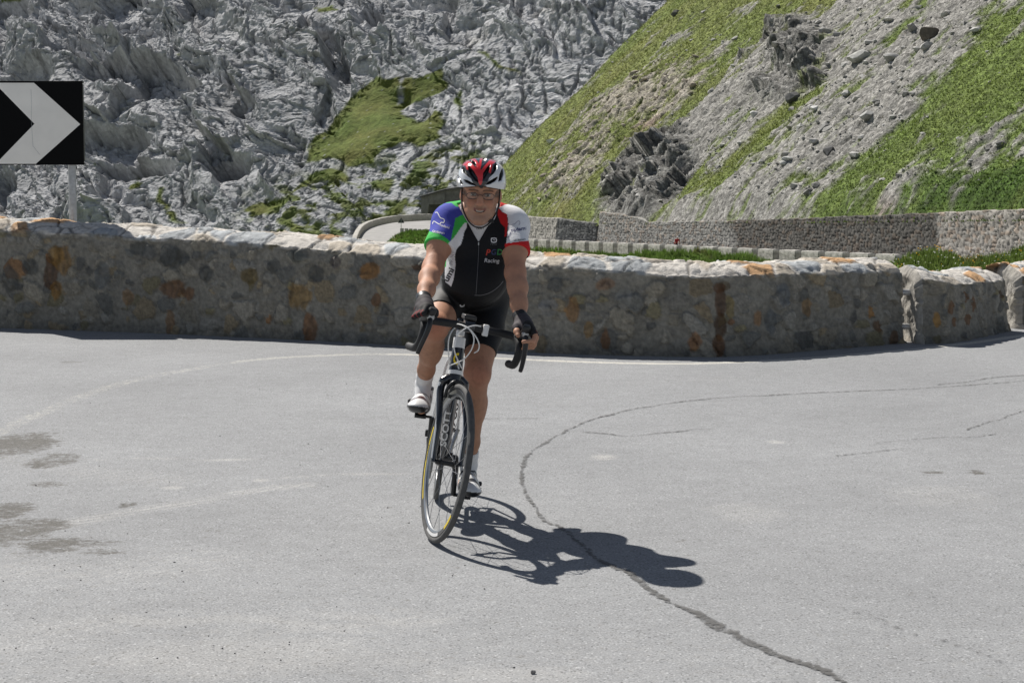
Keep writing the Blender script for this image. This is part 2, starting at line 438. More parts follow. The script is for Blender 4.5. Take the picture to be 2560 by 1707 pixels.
crack([(2100, 1520), (2190, 1548), (2280, 1585), (2370, 1605), (2460, 1640), (2580, 1680)], .022, .62, 10)
crack([(700, 975), (780, 985), (860, 995), (960, 1000)], .007, .55, 11)
crack([(1880, 1510), (1980, 1545), (2050, 1570)], .014, .5, 12)
# loose grit on the road
g_n = 130
gp = at_z(rng.uniform(-40, 1300, g_n) ** 1.0, 900 + 800 * rng.uniform(0, 1, g_n) ** .8)
gs = rng.uniform(.0018, .0050, g_n); gp[:, 2] = gs * .4
tag(rocks("grit", gp, gs, np.full((g_n, 3), .07) * rng.uniform(.6, 2.6, (g_n, 1)), mat_attr("grit_stone", bump=0), seed=3), kind='stuff')
gq = at_z(np.array([1333.]), np.array([1684.]))
peb = rocks("pebble", gq + np.array([[0, 0, .006]]), np.array([.0085]), np.array([[.24, .23, .22]]), bpy.data.materials["grit_stone"], seed=9)
tag(peb, "small grey pebble lying alone on the asphalt in the foreground", "stone")

# ================================================================ near wall of mortared rubble
PAL = np.array([(.20, .19, .165), (.115, .115, .105), (.21, .19, .15), (.22, .175, .11), (.23, .12, .05), (.165, .145, .085), (.24, .22, .18), (.09, .09, .085)])
PALW = np.array([.32, .15, .21, .085, .012, .06, .13, .033])
M_STONE = mat_attr("rubble_stone", rough=.92, var=.28, nscale=22., detail=8., bump=.75, bdist=.012, bscale=48., spec=.2)
M_MORTARTOP = M_STONE

def pick(h):
    c = np.searchsorted(np.cumsum(PALW) / PALW.sum(), np.clip(h, 0, .9999)); return PAL[c]

def facet(u, v, seed):
    """piecewise planar facets: every cell has its own height and tilt"""
    iu, iv = np.floor(u), np.floor(v); f1 = np.full(u.shape, 9.0); hid = np.zeros(u.shape, np.int64); du = np.zeros(u.shape); dv = np.zeros(u.shape)
    for a in (-1, 0, 1):
        for b in (-1, 0, 1):
            h = _hash(iu + a, iv + b, iu * 0, seed)
            pu = u - (iu + a + .5 + .9 * ((h & 1023) / 1023 - .5)); pv = v - (iv + b + .5 + .9 * (((h >> 10) & 1023) / 1023 - .5))
            d = np.hypot(pu, pv); near = d < f1; hid = np.where(near, h, hid); du = np.where(near, pu, du); dv = np.where(near, pv, dv); f1 = np.where(near, d, f1)
    h2 = _hash(hid, hid * 0 + 3, hid * 0 + 1, seed + 5)
    return .8 * ((h2 & 1023) / 1023. - .5) + 1.5 * (((h2 >> 10) & 1023) / 1023. - .5) * du + 1.7 * (((h2 >> 20) & 1023) / 1023. - .45) * dv
def rubble(u, v, scale, seed, show=.56):
    """colour and relief of a mortared rubble face at metres (u,v)"""
    wu = u + .045 * fbm(u * 5, v * 5, oct=3, seed=seed + 1); wv = v + .045 * fbm(u * 5, v * 5, 7.7, oct=3, seed=seed + 2)
    f1, f2, a, b, c = worley(wu / scale, wv / (scale * .82), seed)
    f1b, f2b, a2, b2, c2 = worley(wu / (scale * .48) + 31.3, wv / (scale * .42) + 7.1, seed + 40)
    n1 = fbm(u * 9, v * 9, oct=4, seed=seed + 3)
    big = ss(.16, .23, (f2 - f1) + .16 * n1 - .02) * (a < show)
    sml = ss(.16, .23, (f2b - f1b) + .12 * n1) * (a2 < show * .75) * (1 - big)
    m = np.clip(big + sml, 0, 1) * .80
    sc = np.where(big[..., None] > .5, pick(b), pick(b2)) * np.where(big > .5, .75 + .5 * c, .75 + .5 * c2)[..., None]
    streak = .5 + .5 * fbm(u * 16 + 5 * v, v * 30, oct=3, seed=seed + 8)
    sc = sc * (.92 + .60 * streak)[..., None] * (1 + .40 * noise(u * 55, v * 55, seed=seed + 9))[..., None]
    mort = np.array([.245, .230, .195]) * (1 + .38 * fbm(u * 3.3, v * 3.3, oct=5, seed=seed + 5) + .30 * fbm(u * 30, v * 30, oct=2, seed=seed + 7))[..., None]
    col = mort * (1 - m[..., None]) + sc * m[..., None]
    rel = .026 * big * (.15 + 1.2 * c) + .017 * sml * (.4 + c2) - .012 * (1 - m) * ss(-.1, .3, n1) + .012 * big * facet(u / .16, v / .13, seed + 21) + .014 * fbm(u * 7, v * 7, oct=4, seed=seed + 6) + .006 * n1
    return col, rel, m

def cap_colour(u, v, seed):
    f1, f2, a, b, c = worley(u / .30 + .3 * noise(u * 3, v * 3, seed=seed), v / .22, seed)
    n1 = fbm(u * 8, v * 8, oct=4, seed=seed + 1)
    pale = np.array([.56, .53, .485]) * (1 + .20 * fbm(u * 6, v * 9, oct=4, seed=seed + 2))[..., None]
    flag = np.where((b < .34)[..., None], np.array([.50, .31, .165]), np.where((b < .62)[..., None], np.array([.47, .42, .35]), np.array([.42, .44, .45])))
    flag = flag * (.8 + .4 * c)[..., None]
    m = (ss(.05, .22, (f2 - f1) + .16 * n1) * (a < .58))[..., None]
    g1, g2, _, _, _ = worley(u / .52 + .12 * noise(u * 4, v * 4, seed=seed + 6), v / .30 + .12 * noise(u * 4, v * 4, 3.3, seed=seed + 7), seed + 9, .8)
    crk = np.maximum((1 - ss(.0, .05, np.abs(fbm(u * 2.2, v * 4, oct=4, seed=seed + 4)))) * .5, (1 - ss(.02, .075, g2 - g1)) * .8)[..., None]
    return (pale * (1 - m) + flag * m) * (1 - crk * .75), m[..., 0] - 1.2 * crk[..., 0]

def build_wall(name, base, heights, thick, marks, seed, du=.012, ends=(True, True)):
    """base: plan polyline of the road side foot (left to right); closed body with front, domed cap, back"""
    sp = spline(base, 40)
    L = np.concatenate([[0], np.cumsum(np.linalg.norm(np.diff(sp, axis=0), axis=1))])
    nu = int(L[-1] / du); U = np.linspace(0, L[-1], nu)
    bx, by = np.interp(U, L, sp[:, 0]), np.interp(U, L, sp[:, 1])
    k = 21; kern = np.ones(k) / k
    tx = np.gradient(bx); ty = np.gradient(by); tx = np.convolve(np.pad(tx, k // 2, 'edge'), kern, 'valid'); ty = np.convolve(np.pad(ty, k // 2, 'edge'), kern, 'valid')
    tl_ = np.hypot(tx, ty); tx /= tl_; ty /= tl_
    nx, ny = ty, -tx                                   # towards the road
    H = np.interp(U, np.interp([h[0] for h in heights], bx, U) if heights[0][0] is not None else [0, L[-1]], [h[1] for h in heights])
    H = H + .022 * fbm(U * 1.3, 1.1, oct=3, seed=seed + 11)
    nf, nt, nb = 62, 40, 10
    fr = np.linspace(0, 1, nf); tt = np.linspace(0, 1, nt + 1)[1:]; bk = np.linspace(1, 0, nb + 1)[1:]
    rows = []
    # profile: offset towards the road (negative = into the wall) and height, per u
    off = np.concatenate([np.full(nf, 0.0), -thick * tt, np.full(nb, -thick)])
    zz = np.concatenate([fr, np.full(nt, 1.0), bk])
    dome = np.concatenate([np.zeros(nf), .085 * np.sin(np.clip(tt * 1.0, 0, 1) * np.pi * .80) ** .85, np.full(nb, .085 * np.sin(np.pi * .8) ** .85) * bk])
    UU = np.repeat(U[:, None], len(off), 1)
    VV = np.concatenate([fr[None] * H[:, None], H[:, None] + thick * tt[None], H[:, None] + thick + (1 - bk[None]) * H[:, None]], 1)
    Z = zz[None] * H[:, None] + dome[None]
    O = np.repeat(off[None], nu, 0)
    O[:, :nf] -= .05 * fr[None]                        # slight batter
    O[:, nf:nf + nt] += -.05 * (1 - tt[None])
    col, rel, m = rubble(UU, VV, .205, seed)
    ccol, cm = cap_colour(UU, O, seed + 60)
    isfront = np.zeros(len(off)); isfront[:nf] = 1
    w_cap = np.zeros(len(off)); w_cap[nf:nf + nt] = 1
    lip = ss(.955, .995, np.where(np.arange(len(off)) < nf, zz, 0))[None] * ss(-.2, .25, fbm(UU * 5, VV * 5, oct=3, seed=seed + 12))
    wc = np.clip(w_cap[None] + lip, 0, 1)[..., None]
    for (px, py, wpx, hpx, c, amp) in marks:
        # photo point on the front face -> (u, v)
        dx, dy, dz = ray(px, py); sc_ = np.hypot(bx / by - dx / dy, 0); i = int(np.argmin(np.abs(bx / by - dx / dy)))
        d = by[i]; uu = U[i]; vv = CAMZ + dz / dy * d; s_ = d / FPX
        cosf = abs(tx[i]) * 1.0
        e = np.hypot((UU - uu) / (wpx * s_ / max(cosf, .5)), (VV - vv) / (hpx * s_)) + .62 * fbm(UU * 7, VV * 7, oct=4, seed=seed + 77, gain=.6) - .05
        k_ = .74 * (1 - ss(.74, .97, e)) * isfront[None]
        cc = np.array(c) * .85 * (1 + .45 * fbm(UU * 12, VV * 12, oct=4, seed=seed + 78) + amp * noise(UU * 30, VV * 8, seed=seed + 79))[..., None]
        col = col * (1 - k_[..., None]) + cc * k_[..., None]; rel = rel + .006 * k_
    low = (1 - ss(.0, .14, VV / 1.0)) * isfront[None]
    col = col * (1 - .30 * low[..., None])             # darker along the foot
    col = col * (1 - wc) + ccol * wc
    reltop = .011 * facet(UU / .42 + .2 * noise(UU * 3, O * 3, seed=seed), O / .28, seed + 22) + .012 * facet(UU / .15, O / .12, seed + 23) + .010 * fbm(UU * 9, O * 11, oct=4, seed=seed + 13, gain=.6) + .013 * cm + .010 * fbm(UU * 1.7, O * 2, oct=2, seed=seed + 14)
    edge = np.exp(-((np.arange(len(off)) - nf) / 3.5) ** 2)[None]
    N_f = isfront[None] * rel
    foot = (1 - ss(0, .05, VV)) * isfront[None] * .02 * (1 + fbm(UU * 8, 0 * UU, oct=2, seed=seed + 15))
    O2 = O + N_f + foot + edge * (.011 * noise(UU * 6, 3.3, seed=seed + 16) + .012 * noise(UU * 17, 3.3, seed=seed + 18))
    Z2 = Z + w_cap[None] * reltop + edge * (.009 * noise(UU * 8, 5.5, seed=seed + 17) - .012)
    # the two end faces are closed with their own rows
    X = bx[:, None] + nx[:, None] * O2; Y = by[:, None] + ny[:, None] * O2
    Z2[:, 0] = -.02; Z2[:, -1] = -.6
    V = np.stack([X, Y, Z2], -1)
    np_ = len(off)
    Vall = [V.reshape(-1, 3)]; Fall = [grid_faces(nu, np_)[:, ::-1]]; Call = [col.reshape(-1, 3)]
    nbase = nu * np_
    for e_, idx in ((0, 0), (1, nu - 1)):
        if not ends[e_]: continue
        prof = V[idx]; m_ = 34
        cx_, cy_ = bx[idx] - nx[idx] * thick / 2, by[idx] - ny[idx] * thick / 2
        sgn = -1 if e_ == 0 else 1
        ring = []
        for j, f in enumerate(np.linspace(0, 1, m_)):
            c0 = np.stack([np.full(np_, cx_), np.full(np_, cy_), np.clip(prof[:, 2], 0, .45 * H[idx])], -1)
            r_ = prof * (1 - f) + c0 * f
            uu = (r_[:, 0] - cx_) * nx[idx] + (r_[:, 1] - cy_) * ny[idx]
            w = .05 * np.sin(min(f * 4, 1) * np.pi / 2) + (.022 * fbm(uu * 9, r_[:, 2] * 9, oct=4, seed=seed + 90) + .02 * np.clip(noise(uu * 4, r_[:, 2] * 5, seed=seed + 92), -1, 1)) * min(f * 6, 1)
            r_ = r_ + np.stack([sgn * tx[idx] * w, sgn * ty[idx] * w, 0 * w], -1); ring.append(r_)
        Rg = np.stack(ring, 0); uu = (Rg[..., 0] - cx_) * nx[idx] + (Rg[..., 1] - cy_) * ny[idx]
        ec, er, em = rubble(uu + 50, Rg[..., 2], .2, seed + 30)
        ec = ec * .35 + .65 * np.array([.42, .40, .365]) * (1 + .25 * fbm(uu * 12, Rg[..., 2] * 12, oct=4, seed=seed + 95))[..., None]
        f_ = grid_faces(m_, np_) + nbase
        Vall.append(Rg.reshape(-1, 3)); Call.append(ec.reshape(-1, 3)); Fall.append(f_ if e_ == 1 else f_[:, ::-1]); nbase += m_ * np_
    o = np_mesh(name, np.vstack(Vall), np.vstack(Fall), M_STONE, col=np.vstack(Call))
    return o

RUST = (.20, .098, .042); DRUST = (.105, .052, .026); DGREY = (.092, .095, .09); OLIVE = (.165, .12, .045); GREY = (.16, .16, .15)
marks1 = [(138, 640, 20, 30, (.30, .18, .06), .4), (125, 685, 24, 45, DRUST, .5), (150, 650, 26, 45, (.26, .15, .05), .6), (142, 725, 18, 28, (.26, .14, .04), .5), (430, 722, 36, 28, RUST, .5), (468, 735, 16, 20, RUST, .4), (622, 690, 28, 22, OLIVE, .4), (745, 738, 36, 36, (.29, .18, .06), .6), (918, 680, 26, 24, (.33, .16, .045), .6),
          (938, 747, 13, 20, RUST, .4), (775, 820, 22, 36, (.25, .12, .05), .6), (1040, 670, 16, 9, DRUST, .4), (430, 645, 40, 26, DGREY, .4), (512, 685, 20, 24, DGREY, .4), (345, 622, 26, 22, (.12, .125, .12), .4), (72, 665, 24, 24, DGREY, .4), (22, 700, 28, 36, DGREY, .4), (785, 685, 24, 22, DGREY, .4), (735, 640, 24, 20, (.11, .12, .11), .4), (252, 690, 26, 34, (.15, .16, .16), .5),
          (680, 668, 20, 20, DGREY, .4), (835, 655, 16, 22, (.15, .13, .12), .4), (425, 805, 14, 34, (.27, .16, .08), .4), (320, 745, 18, 22, (.30, .19, .10), .4),
          (1428, 775, 20, 36, (.34, .19, .08), .4), (1515, 850, 13, 26, RUST, .4), (1470, 825, 12, 24, (.30, .19, .08), .4), (1738, 852, 18, 26, (.34, .17, .075), .5), (1512, 712, 26, 16, (.30, .19, .12), .3), (1900, 795, 15, 20, (.33, .19, .09), .4), (2022, 768, 15, 26, (.30, .19, .09), .4), (2180, 780, 9, 16, (.38, .19, .05), .4), (2195, 815, 15, 18, (.14, .07, .03), .4), (1965, 740, 22, 34, (.17, .185, .195), .3),
          (1815, 715, 22, 14, (.14, .11, .07), .6), (1803, 720, 19, 14, DRUST, .6), (1804, 760, 17, 44, DRUST, .6), (1800, 815, 18, 44, (.085, .045, .022), .6), (1796, 860, 18, 30, (.14, .065, .025), .6), (1826, 770, 14, 34, (.27, .21, .09), .3), (1830, 805, 9, 9, RUST, .3), (1930, 800, 14, 40, (.15, .16, .16), .3), (1370, 770, 26, 26, (.29, .285, .27), .3), (1560, 745, 24, 30, (.27, .265, .24), .3), (2230, 845, 12, 22, (.13, .07, .035), .5)]
w1 = build_wall("roadside_wall", WB, [(-9, 1.0), (WB[1, 0], .935), (WB[2, 0], .86), (WB[3, 0], .765), (WB[4, 0], .715), (WB[6, 0], .655), (WB[8, 0], .635)], .52, marks1, 5)
tag(w1, "long mortared rubble stone wall with pale capping curving round the bend behind the cyclist", "wall")
b2 = np.array([(3.555, 16.16), (3.78, 16.22), (4.0, 16.48), (4.30, 16.93), (4.62, 17.40)])
w2 = build_wall("roadside_wall", b2, [(3.6, .56), (3.9, .50), (4.62, .49)], .55, [(2382, 770, 14, 18, RUST, .3), (2345, 800, 10, 22, (.4, .22, .06), .3), (2440, 760, 9, 24, RUST, .3), (2425, 745, 7, 14, RUST, .3), (2510, 735, 9, 12, (.1, .06, .03), .3), (2390, 805, 10, 12, RUST, .3), (2425, 800, 10, 16, RUST, .3)], 25)
tag(w2, "short rubble stone wall section between the two gaps at the end of the long wall", "wall")
b3 = np.array([(4.80, 17.56), (4.95, 17.62), (5.35, 18.25), (5.8, 19.0), (6.4, 19.9)])
w3 = build_wall("roadside_wall", b3, [(4.82, .50), (6.4, .48)], .55, [], 35)
tag(w3, "farthest rubble stone wall section at the right edge, beyond the second gap", "wall")

# steel rails bridging the gap
def tube_np(P, r, n=10, caps=True):
    """tube mesh along points P; r scalar or per point"""
    P = np.asarray(P, float); m = len(P); r = np.broadcast_to(np.asarray(r, float), (m,))
    t = np.gradient(P, axis=0); t /= np.linalg.norm(t, axis=1, keepdims=True) + 1e-12
    ref = np.array([0, 0, 1.]) if abs(t[0, 2]) < .9 else np.array([1., 0, 0])
    u = np.cross(t[0], ref); u /= np.linalg.norm(u); Us = [u]
    for i in range(1, m):
        u = Us[-1] - t[i] * np.dot(Us[-1], t[i]); Us.append(u / (np.linalg.norm(u) + 1e-12))
    U = np.array(Us); W = np.cross(t, U)
    a = np.linspace(0, 2 * np.pi, n, endpoint=False)
    V = P[:, None] + r[:, None, None] * (U[:, None] * np.cos(a)[None, :, None] + W[:, None] * np.sin(a)[None, :, None])
    V = V.reshape(-1, 3); F = []
    for i in range(m - 1):
        for j in range(n):
            F.append([i * n + j, i * n + (j + 1) % n, (i + 1) * n + (j + 1) % n, (i + 1) * n + j])
    if caps:
        V = np.vstack([V, P[0], P[-1]]); c0, c1 = m * n, m * n + 1
        for j in range(n):
            F.append([c0, (j + 1) % n, j]); F.append([c1, (m - 1) * n + j, (m - 1) * n + (j + 1) % n])
    return V, F

class MB:
    """collects pieces of one mesh"""
    def __init__(s): s.V = []; s.F = []; s.n = 0; s.mi = []
    def add(s, V, F, mi=0):
        V = np.asarray(V, float); s.V.append(V); s.F += [[i + s.n for i in f] for f in F]; s.mi += [mi] * len(F); s.n += len(V); return s
    def tube(s, P, r, n=10, caps=True, mi=0): return s.add(*tube_np(P, r, n, caps), mi)
    def box(s, c, h, rot=None, mi=0, bev=0.0):
        v = np.array([(x, y, z) for x in (-1, 1) for y in (-1, 1) for z in (-1, 1)], float) * np.asarray(h, float)
        if rot is not None: v = v @ np.asarray(rot).T
        return s.add(v + np.asarray(c, float), [(0, 1, 3, 2), (4, 6, 7, 5), (0, 4, 5, 1), (2, 3, 7, 6), (0, 2, 6, 4), (1, 5, 7, 3)], mi)
    def lathe(s, c, axis, prof, n=24, mi=0):
        """prof: (radius, height along axis)"""
        ax = np.asarray(axis, float); ax /= np.linalg.norm(ax); ref = np.array([0, 0, 1.]) if abs(ax[2]) < .9 else np.array([1., 0, 0])
        u = np.cross(ax, ref); u /= np.linalg.norm(u); w = np.cross(ax, u); a = np.linspace(0, 2 * np.pi, n, endpoint=False)
        V = []
        for r_, h_ in prof: V.append(np.asarray(c) + ax * h_ + r_ * (np.cos(a)[:, None] * u + np.sin(a)[:, None] * w))
        V = np.vstack(V); m = len(prof); F = []
        for i in range(m - 1):
            for j in range(n): F.append([i * n + j, i * n + (j + 1) % n, (i + 1) * n + (j + 1) % n, (i + 1) * n + j])
        return s.add(V, F, mi)
    def build(s, name, mat, parent=None, sm=True, bevel=0, autos=None):
        me = bpy.data.meshes.new(name); me.from_pydata(np.vstack(s.V).tolist(), [], s.F)
        me.update()
        o = link(name, me, mat, parent); me.polygons.foreach_set("material_index", s.mi)
        bm = bmesh.new(); bm.from_mesh(me); bmesh.ops.recalc_face_normals(bm, faces=bm.faces); bm.to_mesh(me); bm.free()
        smooth(me, sm)
        if sm: 
            try: me.set_sharp_from_angle(angle=R(40))
            except Exception: pass
        if bevel:
            md = o.modifiers.new("bevel", 'BEVEL'); md.width = bevel; md.segments = 2; md.limit_method = 'ANGLE'
        return o

M_GALV = mat_plain("galvanised_steel", (.42, .43, .44), rough=.45, metal=.7, var=.15, nscale=30)
for z_, nm in ((.44, "upper"), (.14, "lower")):
    a = np.array([3.12, 16.33, z_]); b = np.array([3.50, 16.36, z_ - .01])
    o = MB().tube([a, a * .5 + b * .5, b], .028, 14).build("guard_rail", M_GALV)
    tag(o, f"{nm} grey steel pipe rail closing the gap in the stone wall", "rail")

# ================================================================ chevron sign
def sign():
    root = empty("chevron_sign", (-4.35, 18.2, -.2))
    tag(root, "square black and white chevron bend sign on a grey steel post behind the wall", "road sign")
    M_BLK = mat_plain("sign_black", (.004, .0042, .0045), rough=.8, var=.1, spec=.15); M_WHT = mat_plain("sign_white", (.90, .87, .80), rough=.6, var=.05, nscale=5)
    M_BACK = mat_plain("sign_back", (.06, .065, .07), rough=.5, metal=.3)
    # panel corners from the photograph on the plane of the sign
    D = 18.12
    ctr = at_d(98, 308, D); rt = at_d(208, 308, D); tp = at_d(98, 203, D)
    hw = rt[0] - ctr[0]; hh = tp[2] - ctr[2]; c = ctr - np.array(root.location)
    o = MB().box((c[0], c[1], c[2]), (hw, .012, hh)).build("panel", M_BLK, root, sm=False, bevel=.004)
    fr = MB()
    fr.box((c[0], c[1] + .035, c[2] + hh - .012), (hw, .025, .010)); fr.box((c[0], c[1] + .035, c[2] - hh + .012), (hw, .025, .010)); fr.box((c[0] + hw - .012, c[1] + .035, c[2]), (.010, .025, hh - .03)); fr.box((c[0] - hw + .012, c[1] + .035, c[2]), (.010, .025, hh - .03))
    fr.build("frame", M_BACK, root, sm=False)
    # chevron arrow: point at the right edge
    e = .965
    X = lambda t: c[0] + hw * t; Z = lambda t: c[2] + hh * t
    y = c[1] - .0135
    pts = [(-1.02 + .03, .955), (-.08, .955), (.93, -.03), (-.08, -.97), (-1.0, -.97 + .0), (-.10 - .02, -.02)]
    pts = [(-.97, .955), (-.09, .955), (.94, -.03), (-.09, -.975), (-.97, -.975), (-.97, -.94), (-.10, -.02), (-.97, .935)]
    th = .0015
    V = [(X(a), y - th, Z(b)) for a, b in pts] + [(X(a), y + th, Z(b)) for a, b in pts]
    n = len(pts); F = [list(range(n)), [n + i for i in range(n)][::-1]] + [[i, (i + 1) % n, n + (i + 1) % n, n + i] for i in range(n)]
    MB().add(V, F).build("chevron", M_WHT, root, sm=False)
    px = at_d(180, 420, D + .09) - np.array(root.location)
    MB().tube([(px[0], px[1], -.3), (px[0], px[1], px[2]), (px[0], px[1], c[2] + hh * .9)], .038, 20).build("post", M_GALV, root)
    for s_ in (.5, -.5): MB().box((px[0], px[1] - .05, c[2] + hh * s_), (.07, .012, .02)).build("bracket", M_BACK, root, sm=False)
    sc_ = MB()
    pts_ = [(-.16, .80), (-.15, .45), (-.17, .1), (-.155, -.3), (-.145, -.55), (-.05, -.68), (.01, -.76)]
    for (a0_, b0_), (a1_, b1_) in zip(pts_[:-1], pts_[1:]): sc_.tube([(X(a0_), y - th - .0008, Z(b0_)), (X(a1_), y - th - .0008, Z(b1_))], .0011, 4)
    sc_.build("scratch", M_GALV, root)
sign()

# ================================================================ far cliff
def cliff_base(x, v):
    """v = metres up the face"""
    return CO + (x / .82)[..., None] * CE1 + v[..., None] * CE2
CY, CS = R(35), R(42)
CO = np.array([0, 238., -13.]); CE1 = np.array([math.cos(CY), -math.sin(CY), 0]); CE2 = np.array([math.sin(CY) * math.cos(CS), math.cos(CY) * math.cos(CS), math.sin(CS)])
cu = np.arange(-182, 44, .215) * .82; cv = np.concatenate([np.arange(0, 76, .20), np.linspace(77, 140, 40)])
CU, CV = np.meshgrid(cu, cv, indexing='ij')
BP = cliff_base(CU, CV)
CN = np.cross(CE1, CE2)
def cl(px, py):
    """photo point -> (x, v) on the base face"""
    dx, dy, dz = ray(px, py); cp = np.array([0, 0, CAMZ])
    t = float((CO - cp) @ CN) / (dx * CN[0] + dy * CN[1] + dz * CN[2])
    P = np.stack([dx * t, dy * t, CAMZ + dz * t], -1) - CO
    return np.stack([(P @ CE1) * .82, P @ CE2], -1)
def pxof(P):
    """world -> photo pixels"""
    y = P[..., 1] * math.cos(PITCH) - (P[..., 2] - CAMZ) * math.sin(PITCH); u = P[..., 1] * math.sin(PITCH) + (P[..., 2] - CAMZ) * math.cos(PITCH)
    return 1280 + FPX * P[..., 0] / y, 853.5 - FPX * u / y
def z5(pts): return [(600 + .3954 * a, 100 + .3954 * b) for a, b in pts]
patches = [
    z5([(400, 790), (440, 660), (500, 600), (560, 560), (600, 490), (650, 430), (700, 370), (760, 300), (860, 230), (930, 240), (1000, 225), (1120, 240), (1270, 190), (1310, 290), (1230, 350), (1100, 400), (1040, 450), (1120, 515), (1180, 510), (1230, 440), (1290, 500), (1270, 620), (1150, 690), (1040, 650), (900, 690), (860, 780), (690, 800), (560, 750)]),
    z5([(40, 1060), (130, 1020), (270, 1000), (400, 900), (470, 830), (560, 810), (690, 830), (710, 930), (640, 890), (520, 900), (430, 920), (330, 970), (280, 1060), (150, 1110), (80, 1120)]),
    z5([(250, 1120), (330, 1130), (430, 1180), (540, 1230), (480, 1250), (330, 1210), (250, 1170)]),
    z5([(900, 1080), (960, 1030), (1040, 990), (1080, 1010), (1020, 1090), (920, 1110)]),
    z5([(730, 1100), (760, 1060), (800, 1050), (800, 1100)]), z5([(820, 940), (860, 890), (960, 900), (930, 970)]),
    z5([(1340, 430), (1350, 370), (1400, 310), (1420, 330), (1400, 420), (1360, 450)]), z5([(1520, 80), (1560, 80), (1760, 220), (1700, 210)]),
    [(325, 462), (345, 452), (362, 456), (350, 470), (330, 473)], [(388, 500), (400, 468), (415, 466), (408, 500), (440, 540), (470, 560), (430, 555)], [(790, 20), (830, 12), (850, 26), (800, 30)],
    [(0, 8), (60, 0), (60, -30), (0, -30)], [(610, 520), (660, 515), (700, 530), (650, 540)]]
rockhole = [z5([(1030, 470), (1060, 445), (1150, 440), (1185, 470), (1175, 510), (1120, 515)]), z5([(1005, 250), (1030, 240), (1030, 400), (1005, 405)])]
XS, VS = CU, CV
wx = XS + 1.4 * fbm(XS / 6, VS / 6, oct=4, seed=61); wv = VS + 1.1 * fbm(XS / 6, VS / 6, 4.4, oct=4, seed=62)
gsd = np.full(XS.shape, -1e9)
for p in patches: gsd = np.maximum(gsd, poly_sd(wx, wv, cl(*np.array(p).T)))
for p in rockhole: gsd = np.minimum(gsd, -poly_sd(XS + .5 * noise(XS / 2, VS / 2, seed=5), VS, cl(*np.array(p).T)))
speck = fbm(XS / 3.2, VS / 2.2, oct=5, seed=63)
lowc = ss(-36, -30, XS) * ss(26, 19, VS) * ss(2, -4, XS * 0)
gA = ss(-.25, .35, gsd + .7 * fbm(XS / 1.6, VS / 1.4, oct=4, seed=64))
zone = ss(-33, -27, XS) * ss(24, 18, VS)
gB = ss(.20, .34, speck) * (.9 * zone + .30 * ss(-22, -4, XS) * ss(46, 30, VS) * (1 - zone)) + ss(.50, .60, speck) * .8 * (1 - zone)
gm_c = np.clip(np.maximum(gA, gB), 0, 1)
# relief
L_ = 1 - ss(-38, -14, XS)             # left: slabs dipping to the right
wob = fbm(BP[..., 0] / 14, BP[..., 1] / 14, BP[..., 2] / 14, oct=4, seed=65)
sc1 = XS * math.sin(R(38)) + VS * math.cos(R(38)) + 5.0 * wob + .5 * fbm(XS / 3.5, VS / 3.5, oct=3, seed=66)
al = XS * math.cos(R(38)) - VS * math.sin(R(38)) + 1.2 * fbm(XS / 6, VS / 6, 9.1, oct=3, seed=70)
def ledge(s, sharp=.82):
    f = s - np.floor(s); return np.where(f < sharp, f / sharp, (1 - f) / (1 - sharp))
D_low = 2.4 * fbm(XS / 26, VS / 20, oct=2, seed=68) + .9 * fbm(XS / 12, VS / 10, oct=2, seed=79)
amp_l = (.62 + .55 * L_) * (.55 + .9 * np.clip(fbm(XS / 15, VS / 15, oct=2, seed=67) + .4, 0, 1.1))
lz = ss(-3, 3, poly_sd(XS, VS, cl(*np.array([(560, 640), (620, 520), (760, 430), (1150, 400), (1200, 640)]).T)))
amp_l = amp_l * (1 - .5 * lz) * (1 - .65 * ss(-9, -1, gsd))
D_ = D_low + amp_l * ((2.5 + 1.3 * L_) * facet(al / 21, sc1 / 6.4, 301) + .75 * facet(al / 9.5, sc1 / 2.6, 302) + .24 * facet(al / 3.6 + .3 * wob, sc1 / 1.05, 303)) + .13 * facet(al / 1.6 + .4 * wob, sc1 / .48, 304)
D_ += L_ * 1.1 * (ledge(-sc1 / 7.5) - .5) + (.14 + .12 * L_) * fbm(al / 5.0, sc1 / 1.0, oct=4, seed=71, ridged=True)
D_ += .09 * fbm(XS / .9, VS / .7, oct=3, seed=73, ridged=True)
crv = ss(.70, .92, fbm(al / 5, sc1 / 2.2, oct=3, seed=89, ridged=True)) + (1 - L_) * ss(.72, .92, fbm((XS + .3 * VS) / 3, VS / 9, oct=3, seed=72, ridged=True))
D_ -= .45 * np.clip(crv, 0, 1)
# the big shaded hollows seen in the left half of the face
for px, py, w, h, dep in [(330, 175, 130, 55, 3.2), (430, 205, 70, 28, 2.2), (265, 350, 110, 55, 3.0), (330, 420, 120, 35, 2.6), (560, 415, 60, 28, 2.0), (610, 270, 50, 30, 2.0), (70, 200, 70, 60, 2.2), (300, 10, 60, 45, 2.6), (20, 30, 60, 50, 2.6), (10, 480, 40, 60, 2.0), (930, 60, 40, 60, 1.8), (850, 190, 25, 70, 1.5)]:
    c = cl(px, py); a = cl(px + w, py)[0] - c[0]; b = c[1] - cl(px, py + h)[1]
    e = np.hypot((XS - c[0] + .6 * (VS - c[1])) / a, (VS - c[1]) / b) + .35 * wob + .18 * fbm(XS / 2, VS / 2, oct=3, seed=75)
    up = np.clip((c[1] + b * .9 - VS) / b, 0, 2)
    D_ -= 1.7 * dep * (1 - ss(.62, .98, e)) * (1 - .5 * ss(.2, 1.7, up))
Dg = 2.2 * fbm(XS / 20, VS / 16, oct=2, seed=76) + .35 * fbm(XS / 4, VS / 4, oct=3, seed=77) + .07 * fbm(XS / .7, VS / .7, oct=3, seed=78)
sgr = ss(-.8, 2.6, gsd)
